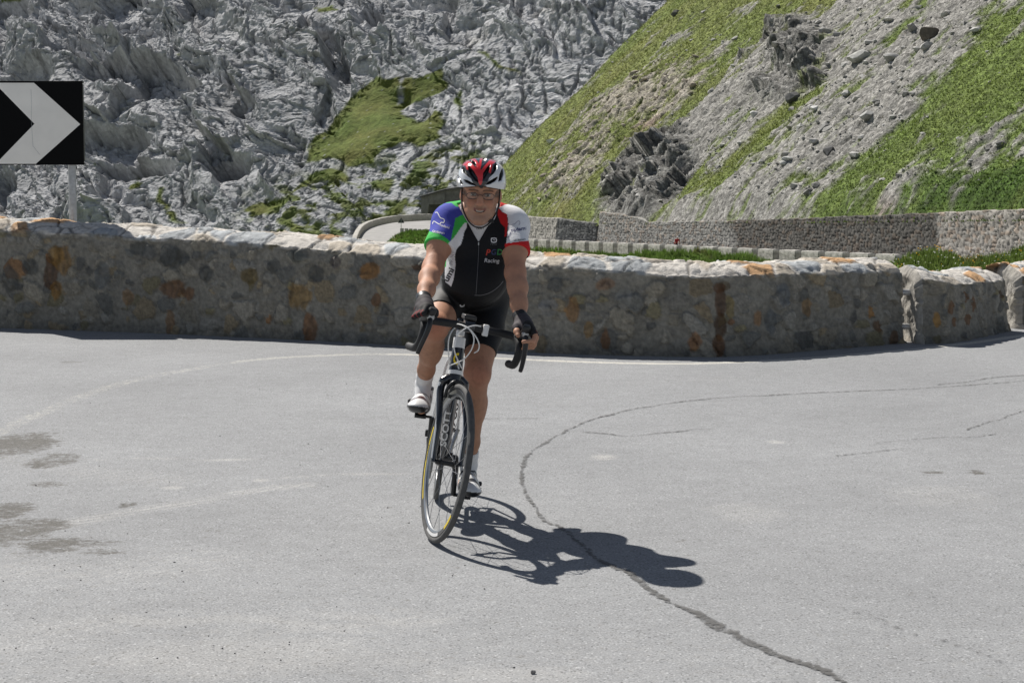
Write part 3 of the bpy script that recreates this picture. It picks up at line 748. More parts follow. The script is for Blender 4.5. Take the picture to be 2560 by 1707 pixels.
Dgr = D_low + .45 + .30 * fbm(XS / 4, VS / 4, oct=3, seed=77) + .08 * fbm(XS / .7, VS / .7, oct=3, seed=78)
D_ = D_ * (1 - .96 * sgr) + Dgr * .96 * sgr
D_ = D_ + .10 * np.clip(gm_c, 0, 1) * (1 - sgr)
CP = BP + D_[..., None] * CN + np.array([-.03, -.05, 0]) * ((D_ - D_low) * (1 - .95 * sgr))[..., None]
qx, qy = pxof(CP); qq = cl(qx, qy)
wx = qq[..., 0] + 1.4 * fbm(XS / 6, VS / 6, oct=4, seed=61); wv = qq[..., 1] + 1.1 * fbm(XS / 6, VS / 6, 4.4, oct=4, seed=62)
gsd = np.full(XS.shape, -1e9)
for p in patches: gsd = np.maximum(gsd, poly_sd(wx, wv, cl(*np.array(p).T)))
for p in rockhole: gsd = np.minimum(gsd, -poly_sd(qq[..., 0], qq[..., 1], cl(*np.array(p).T)))
gA = ss(-.25, .35, gsd + .7 * fbm(XS / 1.6, VS / 1.4, oct=4, seed=64))
zone = ss(560, 700, qx + 60 * speck) * ss(400, 470, qy + .25 * (qx - 800)) * (1 - ss(1180, 1240, qx))
gB = np.maximum(ss(-.03, .13, speck) * zone * .95, gB)
gm_c = np.clip(np.maximum(gA, gB), 0, 1)
rockc = np.array([.49, .495, .505]) * (1 - .15 * L_)[..., None] * (1 + .20 * fbm(XS / 9, VS / 9, oct=4, seed=80) + .24 * fbm(XS / 1.1, VS / .8, oct=4, seed=81))[..., None]  # left half darkened in the colour to stand for its shaded masses
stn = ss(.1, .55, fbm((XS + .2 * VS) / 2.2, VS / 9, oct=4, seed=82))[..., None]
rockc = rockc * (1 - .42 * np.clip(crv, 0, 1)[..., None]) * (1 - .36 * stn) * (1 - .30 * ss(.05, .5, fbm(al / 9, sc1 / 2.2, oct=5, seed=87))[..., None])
brown = ss(.15, .6, fbm(XS / 7, VS / 5, oct=4, seed=83))[..., None] * ss(-40, -25, XS)[..., None] * .5
rockc = rockc * (1 - brown) + rockc * np.array([1.08, 1.0, .86]) * brown
gtone = fbm(XS / 5, VS / 4, oct=4, seed=84)[..., None]; gfine = fbm(XS / .8, VS / .6, oct=3, seed=85)[..., None]
gcol = (np.array([.120, .146, .038]) + gtone * np.array([-.03, .012, -.004])) * (1 + .28 * gfine)
scat = (ss(.46, .56, fbm(XS / .7, VS / .55, oct=3, seed=86)))[..., None]
gcol = gcol * (1 - .75 * scat) + rockc * .75 * scat
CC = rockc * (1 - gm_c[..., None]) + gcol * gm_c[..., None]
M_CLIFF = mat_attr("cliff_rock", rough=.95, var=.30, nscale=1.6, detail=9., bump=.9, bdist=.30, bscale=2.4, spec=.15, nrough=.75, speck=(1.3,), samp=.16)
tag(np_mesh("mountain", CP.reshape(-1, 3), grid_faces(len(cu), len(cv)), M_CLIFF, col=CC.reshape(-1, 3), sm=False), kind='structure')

# ================================================================ right hillside
HC = np.array([-.287, .958]); HG = np.array([.958, .287]); HP = np.array([25.1, 92.0])
def hill_xy(s, t): return HP[0] + s * HC[0] + t * HG[0], HP[1] + s * HC[1] + t * HG[1]
HN = np.array([-.835, -.25, 1.0]); HN /= np.linalg.norm(HN)
def hz(s, t):
    sr = 100.5 + .38 * (t - 2.6)
    roll = np.clip(s - sr + 5, 0, None)
    return -.95 + .872 * t - .055 * roll ** 2
def hl(px, py):
    """photo point -> (s, t) on the base slope"""
    dx, dy, dz = ray(px, py); n = np.array([.835, .25, -1.0])
    t_ = (44.9 + CAMZ) / (dx * n[0] + dy * n[1] + dz * n[2]); x = dx * t_; y = dy * t_
    return np.stack([(x - HP[0]) * HC[0] + (y - HP[1]) * HC[1], (x - HP[0]) * HG[0] + (y - HP[1]) * HG[1]], -1)
def z6(pts): return [(.5357 * a, .5357 * b) for a, b in pts]
def z6p(pts): return hl(*np.array([(1300 + .5357 * a, .5357 * b) for a, b in pts]).T)
def t_wall(s): return -2.4 * s / 56.0
hs = np.arange(-14, 122, .16); ht0 = np.concatenate([np.arange(0, 44, .16), np.linspace(45, 90, 24)])
HS, HT0 = np.meshgrid(hs, ht0, indexing='ij')
HT = HT0 + t_wall(HS) + .25
HX, HY = hill_xy(HS, HT); HZ = hz(HS, HT)
w1_ = .9 * fbm(HS / 5, HT / 3, oct=4, seed=101); w2_ = .55 * fbm(HS / 5, HT / 3, 3.3, oct=4, seed=102)
hsx, htx = HS + w1_, HT + w2_
def inside(pts, soft=.5): return ss(-3.2 * soft, 3.2 * soft, poly_sd(hsx, htx, z6p(pts)))
grass = inside([(-150, 900), (-150, 700), (0, 640), (240, 440), (500, 140), (640, -40), (1500, -60), (1450, 60), (1260, 85), (1180, 100), (1150, 190), (1030, 250), (920, 420), (820, 520), (700, 620), (560, 690), (440, 770), (380, 920), (340, 1060), (-150, 1060)])
rub = inside([(190, 690), (330, 500), (480, 410), (560, 340), (700, 290), (800, 250), (930, 320), (830, 430), (640, 600), (560, 640), (430, 720), (300, 880), (100, 950), (50, 860)], .8)
rub2 = inside([(950, 60), (1080, 20), (1110, 50), (960, 70)], .4) + inside([(700, 190), (780, 140), (800, 160), (740, 215)], .4) + inside([(900, 260), (960, 190), (985, 190), (930, 270)], .4)
g2 = inside([(680, 975), (760, 830), (1000, 720), (1180, 560), (1300, 420), (1480, 390), (1330, 540), (1120, 740), (900, 910)], .7)
g3 = inside([(1190, 1010), (1420, 880), (1580, 740), (1800, 530), (2080, 260), (2200, 80), (2360, 0), (2700, -100), (2700, 1100), (1190, 1100)], .7)
sc3 = inside([(1560, 975), (1700, 860), (1850, 740), (2000, 670), (2360, 620), (2360, 740), (2120, 800), (1900, 900), (1700, 975)], .9)
g4 = inside([(1690, 230), (1720, 200), (1760, 170), (1800, 120), (1840, 120), (1800, 180), (1730, 250)], .3) + inside([(1800, 10), (1940, 10), (1930, 60), (1820, 70)], .4) + inside([(1240, 850), (1420, 780), (1400, 830), (1290, 870)], .4) + inside([(1800, 540), (1880, 500), (1880, 530), (1810, 560)], .3)
fl = fbm(HS / 4.5, HT / 9, oct=5, seed=103); ff = fbm(HS / 1.1, HT / 1.8, oct=4, seed=104)
G = np.clip(np.maximum(grass * (1 - .66 * rub) * (1 - .8 * np.clip(rub2, 0, 1)), np.maximum(g2 * .88, np.maximum(g3 * (1 - .78 * sc3), np.clip(g4, 0, 1) * .8))), 0, 1)
fm = fbm(HS / 2.2, HT / 3.4, oct=4, seed=127); fs = fbm(HS / .45, HT / .6, oct=2, seed=128); gmask = ss(.30, .66, G * .74 + .50 * ff + .45 * fl + .55 * fm + .40 * fs + .15)
gmask = np.maximum(gmask, ss(.20, .36, ff + .6 * fl) * .8)          # tufts in the scree
shrub = inside([(1400, 1000), (1700, 960), (1900, 860), (2100, 800), (2360, 740), (2700, 700), (2700, 1000), (1960, 1000)], 1.0) * ss(-.15, .2, fbm(HS / 2.5, HT / 2, oct=3, seed=105) + .1)
oc1 = inside([(1145, 190), (1160, 110), (1260, 105), (1400, 165), (1450, 200), (1400, 400), (1330, 410), (1190, 290)], .25)
oc1b = inside([(1070, 370), (1190, 345), (1330, 430), (1290, 475), (1090, 440)], .25) + inside([(1020, 270), (1050, 235), (1110, 250), (1070, 300)], .2)
oc2 = inside([(430, 790), (580, 650), (740, 585), (800, 640), (790, 760), (720, 815), (650, 910), (620, 1000), (360, 1010), (380, 900)], .3)
dk = np.clip(oc1 + oc1b + oc2, 0, 1)
lay = HT * .9 + .15 * HS + .5 * fbm(HS / 3, HT / 3, oct=3, seed=106)
HD = .9 * fbm(HS / 14, HT / 16, oct=3, seed=107) + .28 * fbm(HS / 3.5, HT / 4.5, oct=4, seed=108)
HD += (1 - gmask) * (.26 * fbm(HS / .9, HT / .9, oct=4, seed=109, ridged=True) + .12 * fbm(HS / .38, HT / .38, oct=2, seed=110)) + gmask * (.13 * fbm(HS / .75, HT / .75, oct=3, seed=111) + .05 * fbm(HS / .35, HT / .35, oct=2, seed=112))
HD += rub * (.55 * fbm(HS / 1.6, HT / 1.4, oct=4, seed=113, ridged=True)) + shrub * (.35 + .45 * fbm(HS / .8, HT / .7, oct=3, seed=114))
def rampf(a, b):
    (s0, t0_), (s1, t1_) = z6p([a, b]); e = np.array([s1 - s0, t1_ - t0_]); return np.clip(((HS - s0) * e[0] + (HT - t0_) * e[1]) / (e @ e), 0, 1.1)
rp1 = rampf((1130, 120), (1390, 330)); rp2 = rampf((430, 830), (770, 690))
of1, of2, oa, ob, ocx = worley((HS + .5 * w1_) / 1.7, (HT + .3 * w2_) / 1.05, 131); og1, og2, oga, ogb, ogc = worley(HS / .7 + .3 * w1_, HT / .45, 133)
blk_h = .95 * (oa - .5) + .40 * (oga - .5) - .5 * (1 - ss(.0, .14, of2 - of1)) + .35 * (ob - .5) * np.sin(HT * 3)
fc_h = 1.6 * facet((HS + .6 * w1_) / 3.0, (HT + .4 * w2_) / 1.8, 305) + .45 * facet((HS + .6 * w1_) / 1.2, (HT + .4 * w2_) / .7, 306) + .14 * facet(HS / .5 + .3 * ff, HT / .35, 307)
HD += (oc1 + oc1b * .7 + oc2) * (.35 * blk_h + fc_h)
HD += oc1 * (.1 + .6 * rp1 + .0 * ledge(lay / 1.3) + .2 * fbm(HS / 1.2, HT / 1.0, oct=4, seed=115, ridged=True)) + oc1b * (.25 + .2 * fbm(HS / 1.0, HT / .8, oct=4, seed=116, ridged=True))
HD += oc2 * (-.1 + .6 * rp2 + .2 * fbm(HS / 1.4, HT / 1.1, oct=4, seed=117, ridged=True))
# scar under each outcrop
HD -= 1.3 * inside([(600, 940), (640, 800), (760, 740), (800, 640), (840, 660), (800, 780), (700, 900), (640, 960)], .5) + 1.0 * inside([(1200, 300), (1330, 400), (1400, 400), (1420, 330), (1460, 370), (1340, 430), (1200, 350)], .4)
fall = ss(0, .4, HT0)
HD = HD * (.25 + .75 * ss(0, 2.5, HT0))
HZ = HZ - .75 * (1 - ss(0, 1.3, HT0))
HPt = np.stack([HX, HY, HZ], -1) + HD[..., None] * HN
tone = fbm(HS / 8, HT / 10, oct=3, seed=118)[..., None]
gcol = np.array([.150, .174, .056]) + tone * np.array([.03, .0, .008])
right = ss(70, 20, HS)[..., None]
gcol = gcol * (1 - .6 * right) + .6 * right * np.array([.118, .176, .046])
gcol = gcol * (1 + .34 * ff[..., None] + .2 * fbm(HS / .5, HT / .5, oct=2, seed=119)[..., None])
gcol = gcol * (1 - shrub[..., None]) + shrub[..., None] * np.array([.050, .095, .020]) * (1 + .5 * ff[..., None])
scol = np.array([.262, .255, .238]) * (1 + .22 * tone + .35 * fbm(HS / .6, HT / .6, oct=4, seed=120)[..., None])
scol = scol * (1 - .55 * rub[..., None]) + .55 * rub[..., None] * np.array([.34, .30, .235]) * (1 + .45 * fbm(HS / .8, HT / .8, oct=4, seed=121)[..., None])
pink = (inside([(1560, 975), (1650, 950), (1700, 960), (1640, 985)], .3) * .7 + inside([(500, 640), (560, 590), (640, 560), (640, 600), (560, 640)], .3) * .7)[..., None]
scol = scol * (1 - pink) + pink * np.array([.36, .25, .20])
dcol = np.array([.165, .163, .155]) * (.75 + .9 * oga ** 2)[..., None] * (1 + .5 * fbm(HS / .8, HT / .5, oct=4, seed=122)[..., None])
HCc = scol * (1 - gmask[..., None]) + gcol * gmask[..., None]
dkm = (dk * (1 - .85 * (gmask * (ff > .1))))[..., None]
dkm = dk[..., None] * (1 - .6 * ss(.15, .35, fl + .5 * ff))[..., None]
HCc = HCc * (1 - dkm) + dcol * dkm
M_HILL = mat_attr("hillside", rough=.95, var=.30, nscale=3.2, detail=9., bump=.9, bdist=.16, bscale=6., spec=.12, nrough=.75, speck=(3.2, 7.5), samp=.36)
tag(np_mesh("hillside", HPt.reshape(-1, 3), grid_faces(len(hs), len(ht0))[:, ::-1], M_HILL, col=HCc.reshape(-1, 3), sm=True), kind='structure')
# scree stones and tufts lying on that slope
flatP = HPt[:, :len(np.arange(0, 44, .16))].reshape(-1, 3); fg = gmask[:, :len(np.arange(0, 44, .16))].ravel(); fr_ = rub[:, :len(np.arange(0, 44, .16))].ravel()
dep = np.clip(110 / flatP[:, 1], .3, 1.6)
def choose(w, n):
    w = w / w.sum(); return rng.choice(len(w), n, replace=False, p=w)
ok_ = (HT0[:, :len(np.arange(0, 44, .16))].ravel() > 1.2) * 1.0
i_r = choose(ok_ * (1 - fg) * dep ** 2 + ok_ * (.10 * dep ** 2 + .4 * fr_), 14000)
sz = np.clip((.035 + .085 * rng.pareto(2.3, len(i_r))), .035, .5)
rc = np.array([.33, .325, .31]) * rng.uniform(.55, 1.4, (len(i_r), 1)) * np.where(fr_[i_r] > .5, 1, 0)[:, None] * np.array([1.1, .98, .85]) + np.array([.33, .325, .31]) * rng.uniform(.55, 1.4, (len(i_r), 1)) * np.where(fr_[i_r] > .5, 0, 1)[:, None]
M_ROCK = mat_attr("loose_rock", rough=.93, var=.25, nscale=6., bump=.5, bdist=.03, spec=.15)
tag(rocks("scree", flatP[i_r], sz, rc, M_ROCK, seed=11), kind='stuff')
i_g = choose(fg * dep ** 2 + .01, 30000)
gh = rng.uniform(.06, .19, len(i_g)); gcs = HCc[:, :len(np.arange(0, 44, .16))].reshape(-1, 3)[i_g] * np.array([1.05, 1.03, .95]) * rng.uniform(.8, 1.3, (len(i_g), 1))
tag(blades("grass", flatP[i_g], gh, .10, gcs, nb=4, lean=.8, mat=M_BLADE, seed=5), kind='stuff')
# boulders one can point at
def boulder(px, py, wpx, label, col, seed, flat=.8):
    s, t = hl(px, py); k = int(np.clip((s + 14) / .16, 0, len(hs) - 1)); j = int(np.clip((t - t_wall(s) - .25) / .16, 0, 270))
    p = HPt[k, j]; r_ = wpx / FPX * p[1] / 2
    bm = bmesh.new(); bmesh.ops.create_icosphere(bm, subdivisions=4, radius=1)
    V = np.array([v.co for v in bm.verts]); 
    rr = np.random.default_rng(seed); 
    for _ in range(11):
        n = rr.normal(size=3); n /= np.linalg.norm(n); d = V @ n; lim = rr.uniform(.45, .8); V -= np.clip(d - lim, 0, None)[:, None] * n
    V *= 1 + .07 * fbm(V[:, 0] * 2.5, V[:, 1] * 2.5, V[:, 2] * 2.5 + seed, oct=4, seed=seed)[:, None]
    V = V * np.array([1, 1, flat]) * r_ * 1.25
    for v, c in zip(bm.verts, V): v.co = c
    me = bpy.data.meshes.new("boulder"); bm.to_mesh(me); bm.free(); smooth(me, True); me.set_sharp_from_angle(angle=R(28))
    set_col(me, np.array(col) * (1 + .35 * fbm(V[:, 0] * 3, V[:, 1] * 3, V[:, 2] * 3, oct=3, seed=seed)[:, None]))
    o = link("boulder", me, M_ROCK); o.location = p + HN * r_ * .25
    tag(o, label, "boulder", "boulders lying on the slope")
boulder(2340, 100, 42, "dark brown angular boulder high on the grey scree, near the upper right corner", (.12, .105, .09), 1, .95)
boulder(1993, 250, 36, "dark block of rock lying just below the upper rock outcrop", (.13, .13, .13), 2, .9)
boulder(1978, 418, 26, "pale slab standing alone at the top of the middle grass strip", (.42, .42, .40), 3, .6)
boulder(2075, 378, 40, "large dark grey rock at the right edge of the scree, topping a grassy tongue", (.10, .10, .10), 4, .8)
boulder(1980, 416, 30, "off white flat stone lying low on the scree above the retaining wall", (.45, .45, .43), 5, .55)
boulder(2178, 295, 36, "light grey flat boulder with a shaded underside, middle of the scree", (.33, .33, .32), 6, .7)
boulder(2160, 160, 60, "broad pale grey boulder pile half way up the scree", (.38, .38, .36), 7, .6)
boulder(2240, 155, 40, "slanted grey slab beside the broad pale boulder pile", (.30, .30, .29), 8, .6)
boulder(2050, 292, 20, "small bright white stone in the middle of the scree", (.6, .6, .58), 9, .8)
boulder(1376, 350, 18, "small white boulder alone on the left grass ridge", (.6, .6, .58), 10, .7)
boulder(1692, 37, 22, "small dark rock near the top of the grass ridge", (.10, .10, .09), 11, .8)
boulder(1890, 290, 22, "white pointed stone beneath the upper outcrop", (.55, .55, .53), 12, .8)
# ================================================================ lower road, parapet, masonry walls
def zr(s): return -3.75 - .0265 * s
def t_par(s): return t_wall(s) - 6.2
def masonry(u, v, seed, su=.42, sv=.24):
    wu = u + .05 * noise(u * 3, v * 3, seed=seed); wv = v + .035 * noise(u * 3, v * 3, 5.5, seed=seed + 1)
    f1, f2, a, b, c = worley(wu / su, wv / sv, seed, .7)
    joint = 1 - ss(.03, .16, f2 - f1)
    return joint, a, b, c
M_MASON = mat_attr("masonry", rough=.93, var=.25, nscale=7., detail=7., bump=.6, bdist=.03, bscale=14., spec=.15)

def masonry_wall(name, P0, label, colf, seed, su=.36, sv=.20, amp=.055, dv=.075, depth=.6, group=None):
    """P0: list of (x, y, zbase, ztop) plan points, road side in front; closed body with some depth"""
    P0 = np.asarray(P0, float); L = np.concatenate([[0], np.cumsum(np.hypot(np.diff(P0[:, 0]), np.diff(P0[:, 1])))])
    U = np.arange(0, L[-1] + dv, dv); U[-1] = L[-1]
    x, y, zb, zt = (np.interp(U, L, P0[:, i]) for i in range(4))
    zt = zt + .10 * fbm(U * .8, .4, oct=3, seed=seed + 3) + .05 * noise(U * 3, 1.1, seed=seed + 4)
    tx, ty = np.gradient(x), np.gradient(y); k = np.ones(9) / 9; tx = np.convolve(np.pad(tx, 4, 'edge'), k, 'valid'); ty = np.convolve(np.pad(ty, 4, 'edge'), k, 'valid'); l = np.hypot(tx, ty); nx, ny = -ty / l, tx / l
    if (nx * (0 - x) + ny * (0 - y)).mean() < 0: nx, ny = -nx, -ny
    hmax = (zt - zb).max(); nv = max(6, int(hmax / dv)); V = np.linspace(0, 1, nv)
    UU, FF = np.meshgrid(U, V, indexing='ij'); H = (zt - zb)[:, None]; VV = FF * H
    j, a, b, c = masonry(UU, VV, seed, su, sv)
    d = amp * ((1 - j) * (.3 + .7 * a) - j * .5) + .03 * fbm(UU * 2, VV * 2, oct=3, seed=seed + 5) - .10 * VV
    X = x[:, None] + nx[:, None] * d; Y = y[:, None] + ny[:, None] * d; Z = zb[:, None] + VV
    col = colf(X, Y, Z, a, b, c) * (1 - .42 * j[..., None]) * (1 + .25 * fbm(UU * 1.2, VV * 1.2, oct=3, seed=seed + 6))[..., None]
    # top and back rows
    rows = [np.stack([X, Y, Z], -1)]; cols = [col]
    for f in (.33, .66, 1.0):
        dd = d[:, -1] - depth * f; rows.append(np.stack([x + nx * dd, y + ny * dd, zt + .03 * noise(U * 4, f * 5, seed=seed + 8)], -1)[:, None]); cols.append(col[:, -1:])
    dd = d[:, -1] - depth; rows.append(np.stack([x + nx * dd, y + ny * dd, zb], -1)[:, None]); cols.append(col[:, -1:])
    G_ = np.concatenate(rows, 1); Cc = np.concatenate(cols, 1); nr = G_.shape[1]
    Vv = G_.reshape(-1, 3); F = grid_faces(len(U), nr)
    o = np_mesh(name, Vv, F, M_MASON, col=Cc.reshape(-1, 3))
    me = o.data; bm = bmesh.new(); bm.from_mesh(me); bm.verts.ensure_lookup_table()
    for i in (0, len(U) - 1):
        try: bm.faces.new([bm.verts[i * nr + q_] for q_ in range(nr)])
        except Exception: pass
    bmesh.ops.recalc_face_normals(bm, faces=bm.faces); bm.to_mesh(me); bm.free(); smooth(me, True)
    tag(o, label, "wall", group)
    return o

def colA(X, Y, Z, a, b, c):
    px, _ = pxof(np.stack([X, Y, Z], -1))
    base = np.array([.275, .268, .25]) * (.72 + .5 * b)[..., None]
    warm = np.where((c > .78)[..., None], np.array([1.08, .96, .88]), 1.0)
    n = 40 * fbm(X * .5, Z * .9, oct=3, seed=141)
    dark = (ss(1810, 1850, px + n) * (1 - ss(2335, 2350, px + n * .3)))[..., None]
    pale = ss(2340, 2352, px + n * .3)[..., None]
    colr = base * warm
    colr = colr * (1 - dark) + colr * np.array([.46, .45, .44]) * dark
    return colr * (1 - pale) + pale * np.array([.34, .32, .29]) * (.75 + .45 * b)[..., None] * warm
def wall_pt(px_s, topy):
    s = px_s; x, y = hill_xy(s, t_wall(s)); return x, y
# wall-top heights read from the photograph along the line of the wall
W_S = np.array([-14, -6, 0, 6, 14, 24, 34, 42, 47, 49, 53, 56.5])
W_TOPY = np.array([520, 525, 531, 537, 544, 553, 558, 560, 560, 550, 540, 536])
WP = []
for s_, ty_ in zip(W_S, W_TOPY):
    x_, y_ = hill_xy(s_, t_wall(s_)); dx_, dy_, dz_ = ray(1280 + x_ / y_ * FPX, ty_)
    WP.append((x_, y_, zr(s_) - .05, CAMZ + dz_ / dy_ * y_ + .15))
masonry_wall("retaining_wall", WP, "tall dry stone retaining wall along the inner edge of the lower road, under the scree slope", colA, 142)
colB = lambda X, Y, Z, a, b, c: np.array([.33, .315, .285]) * (.65 + .7 * b)[..., None]
colShade = lambda X, Y, Z, a, b, c: np.array([.17, .17, .165]) * (.65 + .7 * b)[..., None]  # shade on the cross wall put into its stone colour
e0 = hill_xy(56.5, t_wall(56.5))
masonry_wall("retaining_wall", [(e0[0] - .1, e0[1] + .9, -5.4, -3.5), (3.5, 150.6, -5.5, -3.25)], "stone cross wall with shade put into its colour, in the recess at the left end of the tall retaining wall", colShade, 151, .5, .2)
masonry_wall("retaining_wall", [(3.45, 150.7, -5.5, -3.2), (2.0, 155.5, -5.6, -3.3), (.2, 161.5, -5.75, -3.35), (-2.4, 170, -6, -3.7)], "pale stone retaining wall directly right of the cyclist's shoulder, beyond the parapet", colB, 161, .38, .22)

# lower road sheets
M_LOWROAD = mat_plain("lower_asphalt", (.30, .295, .285), rough=.9, var=.12, nscale=1.2, bump=.3, bscale=30)
Ls = np.linspace(-14, 60, 60); LT = np.linspace(0, 1, 6)
A_, B_ = np.meshgrid(Ls, LT, indexing='ij'); tt_ = t_par(A_) - .35 + (t_wall(A_) + .3 - t_par(A_) + .35) * B_; X_, Y_ = hill_xy(A_, tt_)
tag(np_mesh("lower_road", np.stack([X_, Y_, zr(A_) + 0 * X_], -1).reshape(-1, 3), grid_faces(60, 6), M_LOWROAD), kind='structure')
HZ0 = lambda y: -6.9 + (y - 190) * .087
def at_hp(px, py):
    dx, dy, dz = ray(px, py); t = (-6.9 - 190 * .087 - CAMZ) / (dz - .087 * dy); return np.stack([dx * t, dy * t, CAMZ + dz * t], -1)
hp_px = [(876, 632), (886, 607), (893, 592), (903, 580), (922, 570), (950, 562), (990, 556), (1060, 552), (1140, 550), (1230, 550), (1230, 600), (1000, 640)]
hpV = at_hp(*np.array(hp_px, float).T)
tag(MB().add(hpV, [list(range(len(hp_px)))]).build("hairpin_road", M_LOWROAD, sm=False), kind='structure')
xe, ye = hill_xy(np.array([60, 60.]), np.array([t_par(60) - .35, t_wall(60) + .3]))
j1 = [(xe[0], ye[0], zr(60)), (xe[1], ye[1], zr(60)), tuple(at_hp(1230, 552)), tuple(at_hp(1180, 600))]
tag(MB().add(np.array(j1), [(0, 1, 2, 3)]).build("connecting_road", M_LOWROAD, sm=False), kind='structure')

# masonry under the parapet
PP = []
for s_ in np.linspace(-14, 60, 30):
    x_, y_ = hill_xy(s_, t_par(s_) - .30); PP.append((x_, y_, zr(s_) - 2.6, zr(s_) - .02))
masonry_wall("retaining_wall", PP, "pale masonry wall below the parapet blocks, carrying the lower road", lambda X, Y, Z, a, b, c: np.array([.36, .34, .30]) * (.65 + .7 * b)[..., None], 171, .45, .26, depth=.9)

# parapet blocks: one rough block, copied along the edge of the lower road
def block_mesh(lx, ly, lz, seed):
    bm = bmesh.new(); bmesh.ops.create_cube(bm, size=1)
    for v in bm.verts: v.co = Vector((v.co.x * lx, v.co.y * ly, (v.co.z + .5) * lz))
    bmesh.ops.bevel(bm, geom=bm.edges[:], offset=.035, segments=2, affect='EDGES')
    bmesh.ops.subdivide_edges(bm, edges=[e for e in bm.edges if e.calc_length() > .2], cuts=9, use_grid_fill=True)
    bmesh.ops.triangulate(bm, faces=[f for f in bm.faces if len(f.verts) > 4])
    V = np.array([v.co for v in bm.verts]); nr_ = np.array([v.normal for v in bm.verts])
    V = V + nr_ * (.03 * fbm(V[:, 0] * 2.5, V[:, 1] * 2.5, V[:, 2] * 3.5, oct=3, seed=seed))[:, None]
    for v, c in zip(bm.verts, V): v.co = c
    me = bpy.data.meshes.new("parapet_block"); bm.to_mesh(me); bm.free(); smooth(me, False)
    j, a, b, c = masonry(V[:, 0] + V[:, 1], V[:, 2], seed, .38, .24)
    topm = (V[:, 2] > lz * .86)[:, None]
    col = np.array([.42, .405, .37]) * (.75 + .4 * b)[:, None] * (1 - .3 * j)[:, None]
    set_col(me, np.where(topm, np.array([.50, .48, .45]), col)); me.materials.append(M_MASON)
    return me
blk = [block_mesh(2.06, .42, .74, 200 + i) for i in range(4)]
ang = math.atan2(HC[1], HC[0])
for i, s_ in enumerate(np.arange(2.0, 58, 2.58)):
    o = bpy.data.objects.new("parapet_block", blk[i % 4]); C.objects.link(o)
    x_, y_ = hill_xy(s_, t_par(s_)); slope = math.atan2(-.0265, 1)
    o.location = (x_, y_, zr(s_) - .03); o.rotation_euler = (0, -slope, ang + math.atan2(-2.4, 56) * -1 * 0)
    tag(o, "pale rectangular stone block with gaps either side in the row edging the lower road", "parapet block", "parapet blocks edging the lower road")
sb = [block_mesh(.36, .26, .50, 210 + i) for i in range(2)]
for i, px_ in enumerate(range(1005, 1102, 11)):
    p = at_d(px_, 583 + (px_ - 1005) * .05, 186.)
    o = bpy.data.objects.new("parapet_block", sb[i % 2]); C.objects.link(o); o.location = tuple(p)
    tag(o, "tiny pale block in the short row above the round green mound at the far hairpin", "parapet block", "small blocks at the far hairpin")

# curved outer kerb wall of the far hairpin
def ribbon_wall(name, P, h, th, col, seed, label, cat):
    P = spline(np.asarray(P, float), 10); t = np.gradient(P, axis=0); t[:, 2] = 0; t /= np.linalg.norm(t, axis=1, keepdims=True); n = np.stack([-t[:, 1], t[:, 0], 0 * t[:, 0]], -1)
    prof = [(-.5, -1.2), (-.5, .92), (-.42, 1.0), (0, 1.02), (.42, 1.0), (.5, .92), (.5, -1.2)]
    V = np.stack([P + n * (th * a) + np.array([0, 0, 1.]) * (h * b if b > 0 else b) for a, b in prof], 1)
    V = V + .04 * np.stack([noise(V[..., 0] * 2, V[..., 1] * 2, V[..., 2] * 2, seed=seed + k) for k in range(3)], -1)
    cc = np.ones(V.shape) * np.array(col) * (1 + .25 * fbm(V[..., 0], V[..., 1], V[..., 2], oct=3, seed=seed))[..., None]
    o = np_mesh(name, V.reshape(-1, 3), grid_faces(len(P), len(prof)), M_MASON, col=cc.reshape(-1, 3), sm=False)
    tag(o, label, cat); return o
kp = [(884, 618), (888, 604), (895, 589), (904, 578), (922, 568), (950, 560), (985, 554), (1040, 550), (1086, 549)]
ribbon_wall("kerb_wall", at_hp(*np.array(kp, float).T), .62, .5, (.42, .405, .37), 220, "low grey kerb wall curving round the outside of the far hairpin", "wall")

# small triangular sign seen from behind at the far hairpin
sg = empty("warning_sign", tuple(at_d(1003, 584, 185.5)))
MB().tube([(0, 0, -.2), (0, 0, 1.45)], .03, 8).build("post", M_GALV, sg)
MB().add(np.array([(-.32, -.02, 1.42), (.32, -.02, 1.42), (0, -.02, .98 + .98), (-.32, .02, 1.42), (.32, .02, 1.42), (0, .02, 1.96)]) - np.array([0, 0, .38]), [(0, 1, 2), (5, 4, 3), (0, 3, 4, 1), (1, 4, 5, 2), (2, 5, 3, 0)]).build("panel", mat_plain("sign_back_dark", (.03, .032, .035), rough=.5), sg, sm=False)
tag(sg, "tiny dark triangular sign on a thin post at the far hairpin", "road sign")

